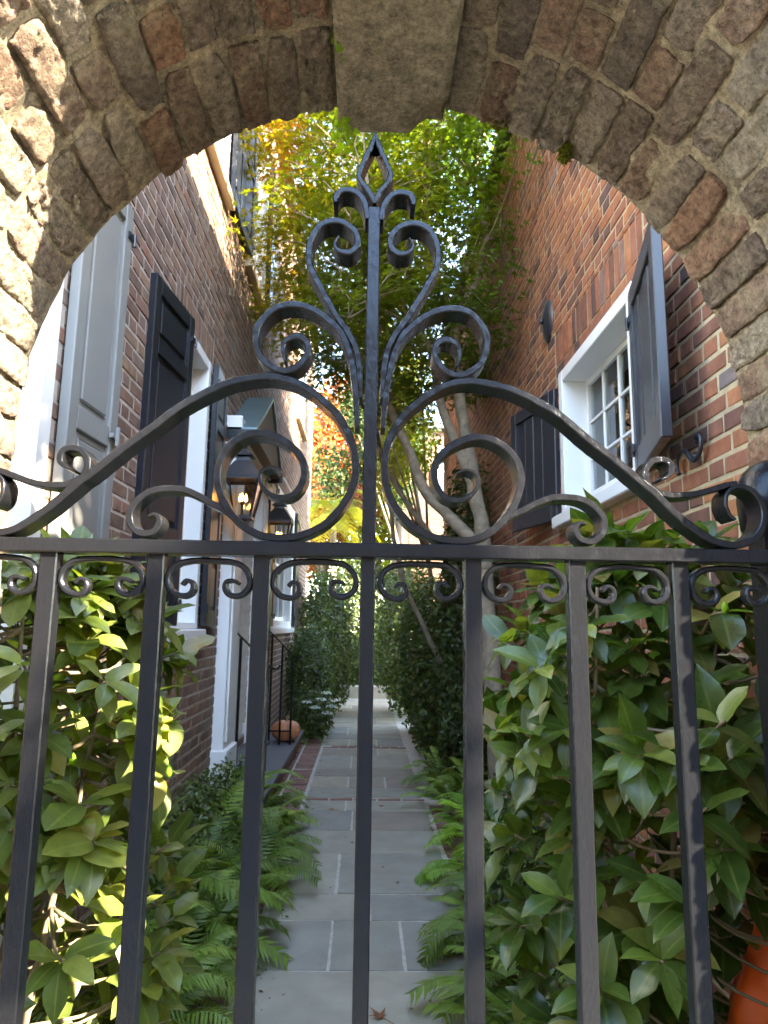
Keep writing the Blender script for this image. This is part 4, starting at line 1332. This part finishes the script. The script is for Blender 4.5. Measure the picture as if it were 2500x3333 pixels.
for kind, mat, n, pl, pw in (('lady', M['fern'], 25, 0.080, 0.0115), ('holly', M['fern'], 17, 0.080, 0.022), ('lime', M['fern_painted_sun'], 19, 0.085, 0.019)):
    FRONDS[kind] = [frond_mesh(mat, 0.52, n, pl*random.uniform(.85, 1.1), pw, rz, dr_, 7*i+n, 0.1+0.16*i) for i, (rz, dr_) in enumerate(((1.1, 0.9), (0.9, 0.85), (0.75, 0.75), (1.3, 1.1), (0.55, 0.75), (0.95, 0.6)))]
def fern(x, y, s, n, kind, label, group=None, seed=0, z=-0.02, lean=(0, 0)):
    rr = random.Random(seed)
    f = empty('fern', (x, y, z), label=label, cat='fern', group=group)
    for k in range(n):
        o = bpy.data.objects.new('frond', FRONDS[kind][rr.randrange(6)]); link(o, f)
        a = 2*math.pi*k/n*1.0 + rr.uniform(-0.3, 0.3) + (0.9 if k % 2 else 0)
        o.rotation_euler = (rr.uniform(-0.25, 0.45)+lean[1], rr.uniform(-0.2, 0.2), a)
        sc2 = s*rr.uniform(0.75, 1.15); o.scale = (sc2, sc2, sc2)
        o.location = (0.02*math.cos(a), 0.02*math.sin(a), 0)
    return f
ORD = ['nearest the gate', 'second from the gate', 'third from the gate', 'fourth from the gate', 'fifth from the gate', 'sixth from the gate', 'seventh from the gate', 'eighth from the gate', 'ninth from the gate', 'tenth from the gate', 'eleventh from the gate', 'twelfth from the gate', 'thirteenth from the gate', 'fourteenth from the gate']
cnt = {}
def nth(txt):
    cnt[txt] = cnt.get(txt, -1) + 1
    return txt + ', ' + ORD[cnt[txt]]
GL = 'ferns in the left bed'; GR = 'ferns in the right bed'
LB = 'dark green lacy fern on the left path edge'
LB2 = 'tall fern against the brown brick wall'
RB = 'dark leathery fern in the right bed'
sd_ = 500
LP_ = [(-0.74,2.30,.75),(-0.78,2.75,.9),(-0.76,3.15,.85),(-0.76,3.6,.95),(-0.70,4.0,.85),(-0.66,4.4,1.05),(-0.66,4.85,1.0),(-0.72,5.3,1.0),(-0.80,5.75,.9)]
LW_ = [(-0.90,2.55,1.0),(-0.94,3.05,1.15),(-0.96,3.6,1.25),(-0.93,4.15,1.3),(-0.96,4.65,1.35),(-0.94,5.1,1.35),(-0.98,5.6,1.3)]
for (x, y, s) in LP_ + LW_:
    sd_ += 1
    near = (x, y, s) in LP_
    fern(x, y, s*1.06, 23, 'holly' if (sd_ % 4 == 0) else 'lady', nth(LB if near else LB2), GL+(' by the path' if near else ' by the wall'), sd_)
for (x, y, s) in [(-0.85,9.55,.8),(-0.8,10.4,.9),(-0.85,11.3,1.0)]:
    sd_ += 1; fern(x, y, s, 12, 'lady', nth('dark fern beyond the slate door step'), 'ferns beyond the door step', sd_)
for (x, y, s) in [(0.70,2.30,.80),(0.66,2.70,.95),(0.95,2.95,1.05),(0.68,3.15,1.0),(0.98,3.45,1.0),(0.70,3.6,.95),(0.98,3.95,1.0),(0.70,4.1,.75),(0.80,6.1,.9),(0.95,6.6,.9),(0.75,7.0,.8),(0.8,7.7,.8)]:
    sd_ += 1; fern(x, y, s*1.02, 22, 'holly', nth(RB), GR, sd_)
fern(0.76, 4.62, 1.15, 16, 'lime', 'fern coloured bright lime green for a sun patch in the right bed spilling onto the path', None, 801)
fern(0.93, 5.0, 1.25, 15, 'lime', 'tall fern coloured lime green for a sun patch in front of the maple trunk', None, 802)
fern(0.80, 5.45, 0.95, 12, 'lime', 'fern coloured lime green for a sun patch on the path side of the maple trunk', None, 803)

# --- leafy masses
def scatter_leaves(b, cen, rad, n, size, rr, normal_out=0.6, tri=False, shell=0.55, keep=None, hue=None):
    for _ in range(n):
        v = Vector((rr.gauss(0,1), rr.gauss(0,1), rr.gauss(0,1))).normalized()
        r = shell+(1-shell)*rr.random()**0.6
        lump = 1+0.28*noise.noise(v*2.1+Vector(cen))+0.12*noise.noise(v*5+Vector(cen))
        p = Vector((cen[0]+rad[0]*v.x*r*lump, cen[1]+rad[1]*v.y*r*lump, cen[2]+rad[2]*v.z*r*lump))
        if p.z < 0.02 or (keep and not keep(p)): continue
        nr = (v*normal_out + Vector((rr.uniform(-1,1), rr.uniform(-1,1), rr.uniform(-0.3,1)))).normalized()
        d = nr.orthogonal().normalized(); d = (Matrix.Rotation(rr.uniform(0, 6.28), 3, nr) @ d)
        s = size*rr.uniform(0.6, 1.3); w = nr.cross(d)*s*0.30
        a = p; t = p+d*s-nr*s*0.12; m = p+d*s*0.5+nr*s*0.06
        h = rr.random() if hue is None else hue(p, rr)
        b.add([tuple(a), tuple(m+w), tuple(t), tuple(m-w)], [(0, 1, 2, 3)], h)

def shrub(cen, rad, n, size, mat, label, seed, group=None, keep=None, stems=4, name='shrub', extra=()):
    rr = random.Random(seed)
    s = empty(name, (cen[0], cen[1], 0), label=label, cat='shrub', group=group)
    b = MB(); scatter_leaves(b, cen, rad, n, size, rr, keep=keep)
    for c2, r2, n2 in extra: scatter_leaves(b, c2, r2, n2, size, rr, keep=keep)
    b.v = [tuple(Vector(v)-s.location) for v in b.v]
    tag(b.build('foliage', mat, s), kind='stuff')
    st = MB()
    for k in range(stems):
        q = Vector((rad[0]*rr.uniform(-.5,.5), rad[1]*rr.uniform(-.5,.5), cen[2]+rad[2]*rr.uniform(-.1,.5)))
        st.tube([(q.x*0.2, q.y*0.2, -0.05), (q.x*0.6, q.y*0.6, q.z*0.55), tuple(q)], [0.016, 0.011, 0.005], 6)
    st.build('stem', M['stem'], s, smooth=True)
    return s
keepR = lambda p: p.x < 1.235 and p.x > 0.50
keepL = lambda p: p.x > -1.13 and p.x < -0.44
shrub((0.86,3.75,0.42), (0.26,0.28,0.40), 2600, 0.035, M['ivy'], 'small dark boxwood bush behind the right hand ferns', 1, keep=keepR)
shrub((0.90,3.0,0.35), (0.28,0.5,0.35), 1500, 0.045, M['ivy'], 'low dark bush under the right camellia', 12, keep=keepR)
shrub((1.05,7.2,1.5), (0.30,0.9,1.65), 9000, 0.065, M['ivy'], 'dark ivy clad bush against the red brick wall behind the maple', 2, keep=keepR)
shrub((0.95,8.8,0.9), (0.40,0.8,1.05), 6000, 0.07, M['ivy'], 'dark evergreen shrub on the right of the path past the ivy', 3, keep=keepR)
shrub((0.92,10.4,1.05), (0.42,0.9,1.2), 6000, 0.075, M['shrub'], 'mid green shrub near the end of the red brick wall', 4, keep=keepR)
shrub((0.86,12.8,1.25), (0.70,1.2,1.5), 9000, 0.08, M['ivy'], 'broad dark shrub on the right near the end of the path', 5, keep=lambda p: p.x > 0.24)
shrub((0.55,17.0,0.95), (0.75,0.8,1.15), 5000, 0.09, M['shrub'], 'mid green bush beyond the stone kerb on the right', 6)
shrub((-0.80,10.9,0.75), (0.36,0.8,0.85), 5000, 0.065, M['ivy'], 'dark shrub at the far corner of the door step', 7, keep=keepL)
shrub((-0.68,12.8,1.2), (0.56,1.0,1.35), 6500, 0.075, M['ivy'], 'tall dark shrub under the far window of the left house', 8, keep=lambda p: -1.13 < p.x < -0.18)
shrub((-0.9,14.9,1.2), (0.55,0.9,1.35), 5500, 0.08, M['shrub'], 'mid green shrub at the far corner of the left house', 9, keep=lambda p: p.x < -0.24 and (p.y > 14.05 or p.x > -1.1))
shrub((-0.45,17.2,1.0), (0.7,0.7,1.2), 4500, 0.09, M['ivy'], 'dark bush beyond the stone kerb on the left', 10)
shrub((0.05,17.9,1.5), (1.4,0.6,1.8), 11000, 0.10, M['ivy'], 'dark green hedge closing the end of the garden', 11)
shrub((-1.0,4.6,0.25), (0.16,1.6,0.32), 2600, 0.04, M['ivy'], 'low dark ground cover bush along the brown brick wall', 13, keep=keepL)

# pale blue flowering shrub
fl = shrub((-0.66,9.9,0.30), (0.28,0.42,0.34), 2200, 0.05, M['ivy'], 'low shrub with pale blue flower heads beside the far path', 15, keep=lambda p: p.x > -1.0 and p.x < -0.34)
rr = random.Random(9)
for (x, y, z) in [(-0.46,9.6,0.36),(-0.56,9.75,0.52),(-0.42,9.8,0.42),(-0.62,9.5,0.44),(-0.5,10.0,0.58),(-0.74,9.6,0.5)]:
    b = MB()
    for k in range(60):
        v = Vector((rr.gauss(0,1), rr.gauss(0,1), abs(rr.gauss(0,.6)))).normalized(); p = Vector((0.075*v.x, 0.075*v.y, 0.035*v.z))
        n_ = (v+Vector((0,0,.6))).normalized(); d = n_.orthogonal().normalized(); e = n_.cross(d); s = 0.012
        b.add([tuple(p+d*s), tuple(p+e*s), tuple(p-d*s), tuple(p-e*s)], [(0,1,2,3)], rr.random())
    b.build('flower_head', M['flower'], fl, loc=Vector((x, y, z))-fl.location)

# --- maple
def maple_leaf(size):
    pts = [(0,0)]
    for a, r in ((-100,.42),(-78,.16),(-52,.78),(-28,.26),(0,1.0),(28,.26),(52,.78),(78,.16),(100,.42)):
        w = R_(a); pts.append((r*math.sin(w)*size, 0.12*size+r*math.cos(w)*size*0.9))
    V = [(x, y, -0.10*size*((x/size)**2+(y/size)**2)) for x, y in pts]
    return V, [(0, i, i+1) for i in range(1, len(pts)-1)]
MLV, MLF = maple_leaf(0.070)
mt = empty('maple_tree', (0.99, 5.45, 0), label='multi stemmed maple with green to orange leaves growing beside the right wall', cat='tree')
ST = {'A': [(1.05,5.4,-0.05),(1.03,5.4,0.61),(1.0,5.4,0.84),(0.98,5.45,1.37),(0.96,5.5,1.73),(0.94,5.55,2.29),(0.89,5.6,2.6),(0.8,5.7,3.31),(0.77,5.75,3.71),(0.77,5.8,4.16),(0.94,5.9,4.56),(1.06,6.0,4.94),(1.06,6.1,5.58),(1.0,6.15,5.9),(1.1,6.2,6.31)],
 'B': [(0.95,5.5,1.95),(0.92,5.55,2.12),(0.77,5.6,2.3),(0.66,5.7,2.44),(0.49,5.8,2.66),(0.38,5.9,2.99),(0.27,6.0,3.26),(0.18,6.1,3.55),(0.12,6.2,3.93),(0.07,6.3,4.52),(-0.07,6.4,5.05)],
 'C': [(0.89,5.6,2.6),(0.76,5.65,2.97),(0.63,5.7,3.33),(0.55,5.8,3.87),(0.4,5.9,4.15),(0.28,6.1,4.61),(0.25,6.3,5.29)],
 'D': [(0.98,7.45,-0.05),(0.92,7.4,0.86),(0.68,7.2,1.36),(0.5,7.1,1.72),(0.39,7.0,1.93),(0.3,7.0,2.36),(0.2,7.0,2.99),(0.1,7.1,3.53),(0.01,7.2,4.24)],
 'E': [(1.1,6.7,-0.05),(1.08,6.65,0.9),(1.02,6.6,1.63),(0.85,6.6,2.09),(0.62,6.6,2.38),(0.44,6.6,2.61),(0.29,6.6,2.83),(0.17,6.7,3.09),(0.06,6.8,3.45),(-0.15,6.9,3.96)],
 'F': [(0.77,5.8,4.16),(0.66,5.9,4.55),(0.53,6.0,4.9),(0.48,6.2,5.63)]}
RAD = {'A': (0.088, 0.018), 'B': (0.055, 0.016), 'C': (0.048, 0.013), 'D': (0.034, 0.012), 'E': (0.050, 0.014), 'F': (0.032, 0.012)}
tk = MB(); nodes = []
for k, pts in ST.items():
    sp_ = spline(pts, 0.06); r0, r1 = RAD[k]
    rad_ = [(r0+(r1-r0)*i/(len(sp_)-1))*(1+0.16*noise.noise(Vector(p)*5)) for i, p in enumerate(sp_)]
    if k == 'A': rad_ = [r*(1+0.35*max(0, 1-i/14)) for i, r in enumerate(rad_)]
    sp_ = [p + Vector((noise.noise(p*4), noise.noise(p*4+Vector((9,0,0))), 0))*0.012 for p in sp_]
    tk.tube(sp_, rad_, 12)
    nodes += [(p, r) for p, r in zip(sp_, rad_) if p.z > 2.7]
rr = random.Random(31)
lv = MB(); branches = MB()
CC, CR = Vector((0.30, 6.3, 5.45)), Vector((1.50, 2.4, 2.1))
ncl = 0; tries = 0
while ncl < 900 and tries < 20000:
    tries += 1
    v = Vector((rr.uniform(-1,1), rr.uniform(-1,1), rr.uniform(-1,1)))
    if v.length > 1: continue
    p = Vector((CC.x+CR.x*v.x, CC.y+CR.y*v.y, CC.z+CR.z*v.z))
    if p.x < -0.98 or p.x > 1.18: continue
    lo = 3.55 + 0.55*max(0, -p.x+0.1) + (0.25 if p.x > 0.75 else 0) + max(0, 5.2-p.y)*0.85
    if p.z < lo or noise.noise(p*1.6) < (-0.42 if p.y > 5 else -0.12): continue
    # sky gaps to the right of the finial
    t = 1.0/p.y; u = p.x*t; w_ = (p.z-1.5)*t
    if abs(u-0.115) < 0.026 and abs(w_-0.60) < 0.04 and rr.random() < 0.8: continue
    if abs(u+0.20) < 0.05 and w_ < 0.45 and rr.random() < 0.7: continue
    ncl += 1
    b0, r0 = min(nodes, key=lambda q: (q[0]-p).length + (0.6 if q[0].z > p.z else 0))
    m1 = b0.lerp(p, 0.5) + Vector((rr.uniform(-.1,.1), rr.uniform(-.1,.1), rr.uniform(0,.16)))
    tw = spline([b0, m1, p], 0.12)
    branches.tube(tw, [max(0.0035, min(r0*0.6, 0.016)*(1-0.75*i/len(tw))) for i in range(len(tw))], 5, cap=False)
    if ncl % 4 == 0: nodes += [(q, 0.012) for q in tw[1:-1]]
    til = Vector((rr.uniform(-.35,.35), rr.uniform(-.35,.35), 1)).normalized()
    R0 = rr.uniform(0.22, 0.40)
    for k in range(rr.randint(50, 80)):
        a = rr.uniform(0, 6.28); r = R0*math.sqrt(rr.random())
        e1 = til.orthogonal().normalized(); e2 = til.cross(e1)
        q = p + (e1*math.cos(a)+e2*math.sin(a))*r + til*rr.gauss(0, 0.045) - Vector((0,0,0.25*r*r))
        if q.x > 1.22 or q.x < -1.1: continue
        d = ((e1*math.cos(a)+e2*math.sin(a)) + Vector((rr.uniform(-.6,.6), rr.uniform(-.6,.6), rr.uniform(-.7,.1)))).normalized()
        n_ = (til + Vector((rr.uniform(-.5,.5), rr.uniform(-.5,.5), 0))).normalized()
        Mx = frame_from(d, n_); s = rr.uniform(0.6, 1.15)
        h = 0.17 + 0.30*noise.noise(q*0.9) + 0.2*noise.noise(q*2.6) + rr.uniform(-0.14, 0.16) + 0.36*max(0, min(1, (-0.30-q.x)/0.5)) + 0.06*(q.z-5)
        if q.x > 0.55: h -= 0.22
        lv.add([tuple(q+Mx @ (Vector(v2)*s)) for v2 in MLV], MLF, min(1, max(0, h)))
for b in (tk, branches, lv): b.v = [tuple(Vector(v)-mt.location) for v in b.v]
trunk = tk.build('trunk', M['bark'], mt, smooth=True)
branches.build('limb', M['bark'], trunk, smooth=True)
tag(lv.build('crown', M['maple'], mt), kind='stuff')

# --- background trees
def bg_tree(base, cen, rad, n, size, mat, label, seed, hue=None, trunk_r=0.14):
    rr = random.Random(seed)
    t = empty('tree', (base[0], base[1], 0), label=label, cat='tree')
    b = MB(); cen = Vector(cen)
    for k in range(14):
        v = Vector((rr.gauss(0,1), rr.gauss(0,1), rr.gauss(0,1))).normalized()*rr.random()**0.5
        c2 = (cen.x+rad[0]*v.x*0.8, cen.y+rad[1]*v.y*0.8, cen.z+rad[2]*v.z*0.8)
        scatter_leaves(b, c2, (rad[0]*0.42, rad[1]*0.42, rad[2]*0.36), n//14, size, rr, shell=0.25, hue=hue)
    b.v = [tuple(Vector(v)-t.location) for v in b.v]
    tag(b.build('crown', mat, t), kind='stuff')
    tr = MB()
    tr.tube([(0,0,-0.05),(rr.uniform(-.1,.1),0,cen.z*0.4),(cen.x-base[0],cen.y-base[1],cen.z)], [trunk_r, trunk_r*0.75, trunk_r*0.35], 10)
    for k in range(5):
        q = (cen.x-base[0]+rad[0]*rr.uniform(-.6,.6), cen.y-base[1]+rad[1]*rr.uniform(-.6,.6), cen.z+rad[2]*rr.uniform(-.3,.6))
        tr.tube([(0,0,cen.z*0.45), ((q[0])*0.5, q[1]*0.5, (cen.z*0.45+q[2])*0.5), q], [trunk_r*0.5, trunk_r*0.35, trunk_r*0.12], 7)
    tr.build('trunk', M['bark'], t, smooth=True)
bg_tree((-1.2,20.5), (-1.3,20.5,6.2), (2.2,2.0,3.7), 24000, 0.15, M['red_maple'], 'fiery orange and red maple beyond the end of the garden', 61)
bg_tree((0.2,23.5), (0.0,23.5,4.2), (2.2,1.6,2.6), 9000, 0.14, M['yellow_shrub'], 'pale yellow green tree behind the orange maple', 62)
bg_tree((-5.5,27), (-5.0,27,6), (3.5,2.5,4.0), 9000, 0.18, M['shrub'], 'green tree far behind the left house', 63)
bg_tree((0.95,14.8), (0.25,14.8,5.1), (1.25,1.5,1.7), 12000, 0.11, M['shrub'], 'leafy tree arching over the far end of the path', 66, trunk_r=0.07)
bg_tree((3.0,30), (2.5,30,6.5), (4.5,2.5,4.5), 10000, 0.18, M['shrub'], 'broad green tree at the very back of the garden', 64)
bg_tree((1.0,10.9), (0.45,11.2,5.6), (0.9,1.6,2.2), 9000, 0.09, M['maple'], 'second slimmer maple farther along the right wall', 65, hue=lambda p, rr: min(1, max(0, 0.3+0.25*noise.noise(p*0.8)+rr.uniform(-.15,.2))), trunk_r=0.05)

pa = empty('palm_tree', (-0.75, 16.3, 0), label='small yellow green palm in front of the orange maple', cat='palm')
b = MB(); b.tube([(0,0,-0.05),(0.05,0,1.6),(0.02,0,3.3),(0,0,4.2)], [0.10,0.085,0.075,0.06], 10); b.build('trunk', M['bark'], pa, smooth=True)
pm = [frond_mesh(M['yellow_shrub'], 1.15, 26, 0.30, 0.030, rz, dz, 90+i, 0.5+0.15*i) for i, (rz, dz) in enumerate(((1.2,1.2),(0.7,1.0),(0.3,1.1)))]
rr = random.Random(12)
for k in range(20):
    o = bpy.data.objects.new('frond', pm[k % 3]); link(o, pa); o.location = (0,0,4.15); o.rotation_euler = (rr.uniform(-.3,.5), 0, k*2.4)

# unseen evergreen, added behind the camera to shade the middle of the gate
ce = empty('added_shade_evergreen', (2.88, -1.55, 0), label='unseen narrow evergreen in a clay pot, added to shade the gate', cat='tree')
b = MB(); rr = random.Random(6)
for k in range(7):
    scatter_leaves(b, (2.88, -1.55, 0.75+k*0.46), (0.21, 0.21, 0.36), 1700, 0.07, rr, shell=0.3)
for k in range(7, 9):
    scatter_leaves(b, (2.925, -1.495, 0.75+k*0.46), (0.13, 0.13, 0.36), 1200, 0.07, rr, shell=0.3)
b.v = [tuple(Vector(v)-ce.location) for v in b.v]
tag(b.build('foliage', M['ivy'], ce), kind='stuff')
b = MB(); b.tube([(0,0,0.2),(0,0,2.0),(0,0,3.5)], [0.10,0.09,0.04], 10); b.build('trunk', M['stem'], ce, smooth=True)
b = MB(); b.lathe([(0.0,0),(0.20,0),(0.27,0.42),(0.30,0.42),(0.30,0.48),(0.26,0.48),(0.24,0.40),(0,0.40)], 24, (0,0,-0.012)); b.build('pot', M['path_brick'], ce, smooth=True)

# unseen street tree, added so its high crown shades the brown house front
bg_tree((3.87,-0.37), (3.0,-0.37,6.25), (1.15,1.0,2.0), 20000, 0.13, M['shrub'], 'unseen street tree with a high green crown, added to shade the left house', 71, trunk_r=0.06)

# --- little growths on the arch
def maiden(loc, n, label, seed, spread=0.03, size=0.011):
    rr = random.Random(seed)
    t = empty('maidenhair_plant', loc, label=label, cat='plant')
    st = MB(); k_ = 0
    for k in range(n):
        a = rr.uniform(-2.6, 0.5); tip = Vector((math.cos(a)*spread*rr.uniform(.4,1.2)+0.01, rr.uniform(-.03,.015), -abs(rr.gauss(0.02,.02))+rr.uniform(-.01,.02)))
        st.tube([(0,0,0), tuple(tip*0.6+Vector((0,0,0.004))), tuple(tip)], 0.0006, 4, cap=False)
        lf = MB(); s = size*rr.uniform(.6,1.2); nrm = Vector((rr.uniform(-.5,.5), -1, rr.uniform(-.6,.2))).normalized(); d = nrm.orthogonal().normalized(); e = nrm.cross(d)
        V = [tuple(tip)]
        for j in range(9):
            w = j/8*2*math.pi; q = (1+0.22*math.cos(3*w))*s*0.5
            V.append(tuple(tip + d*math.cos(w)*q + e*math.sin(w)*q + nrm*0.001))
        lf.add(V, [(0, j, j+1) for j in range(1, 9)], rr.random())
        lf.build('leaf', M['fresh'], t)
    st.build('stem', M['fresh'], t)
maiden((KEY0-0.002, 1.285, AZ+AR-0.045), 16, 'bright green maidenhair sprig hanging at the lower left corner of the keystone', 3, 0.032, 0.017)
maiden((KEY0-0.004, 1.10, AZ+AR-0.018), 8, 'small green sprig in the crack higher up beside the keystone', 4, 0.016, 0.013)
def moss(loc, rad, n, label, seed):
    rr = random.Random(seed); b = MB()
    scatter_leaves(b, loc, rad, n, 0.007, rr, shell=0.5)
    b.v = [tuple(Vector(v)-Vector(loc)) for v in b.v]
    o = b.build('moss_cushion', M['moss'], None, loc=loc); tag(o, label=label, cat='moss', kind='stuff')
moss((0.262, 1.275, 2.535), (0.026, 0.04, 0.016), 1500, 'thick green moss cushion on the arch right of the keystone', 2)
moss((0.395, 1.275, 2.455), (0.018, 0.03, 0.012), 600, 'dark moss patch farther down the right side of the arch', 3)

# --- crumbs of leaf litter and soil along the path edges
b = MB(); rr = random.Random(19)
for k in range(420):
    e = rr.random()
    x = PX0+abs(rr.gauss(0, .07)) if e < .42 else (PX1-abs(rr.gauss(0, .08)) if e < .84 else rr.uniform(PX0, PX1))
    y = 1.9+rr.random()**1.6*9
    s = rr.uniform(.004, .014); a = rr.uniform(0, 6.28); t = rr.uniform(-.4, .4)
    dx, dy = math.cos(a)*s, math.sin(a)*s
    b.add([(x-dx, y-dy, .004), (x+dy*.5, y-dx*.5, .005+s*.3), (x+dx, y+dy, .004+s*abs(t)), (x-dy*.5, y+dx*.5, .005)], [(0,1,2,3)], rr.random())
tag(b.build('leaf_litter', M['litter'], None), kind='stuff', label='dry leaf crumbs scattered along the path edges', cat='litter')

# --- fallen leaves on the path
MB2V, MB2F = maple_leaf(0.075)
for (x, y, s, a, lb) in [(0.10, 2.99, 1.15, 0.6, 'dry red brown maple leaf on the nearest flagstone'), (0.47, 3.56, 1.3, 2.2, 'curled dry leaf on the flagstone by the right ferns'),
                         (-0.22, 6.11, 0.9, 1.1, 'small dry leaf on the left of the path before the brick band'), (0.18, 6.26, 0.9, 3.0, 'small dry leaf right of centre before the brick band')]:
    b = MB(); rr = random.Random(int(x*1000))
    V = [(vx*s, vy*s, 0.004 + 0.03*s*abs(vx)*8*rr.uniform(.3,1)*0.3 + rr.uniform(0, .008)) for vx, vy, vz in MB2V]
    b.add(V, MB2F, rr.random()); b.tube([(0,0,0.006),(0.004,-0.03*s,0.010),(0.012,-0.055*s,0.006)], 0.0012, 5)
    o = b.build('fallen_leaf', M['dry_leaf'], None, loc=(x, y, 0.002)); o.rotation_euler = (0, 0, a); tag(o, label=lb, cat='leaf')

# ------------------------------------------------------------------ children of Empties were modelled in world coordinates: set them relative to their base
for root in (LH, RH, FH, SHH, gp_):
    for c in root.children:
        c.location = c.location - root.location
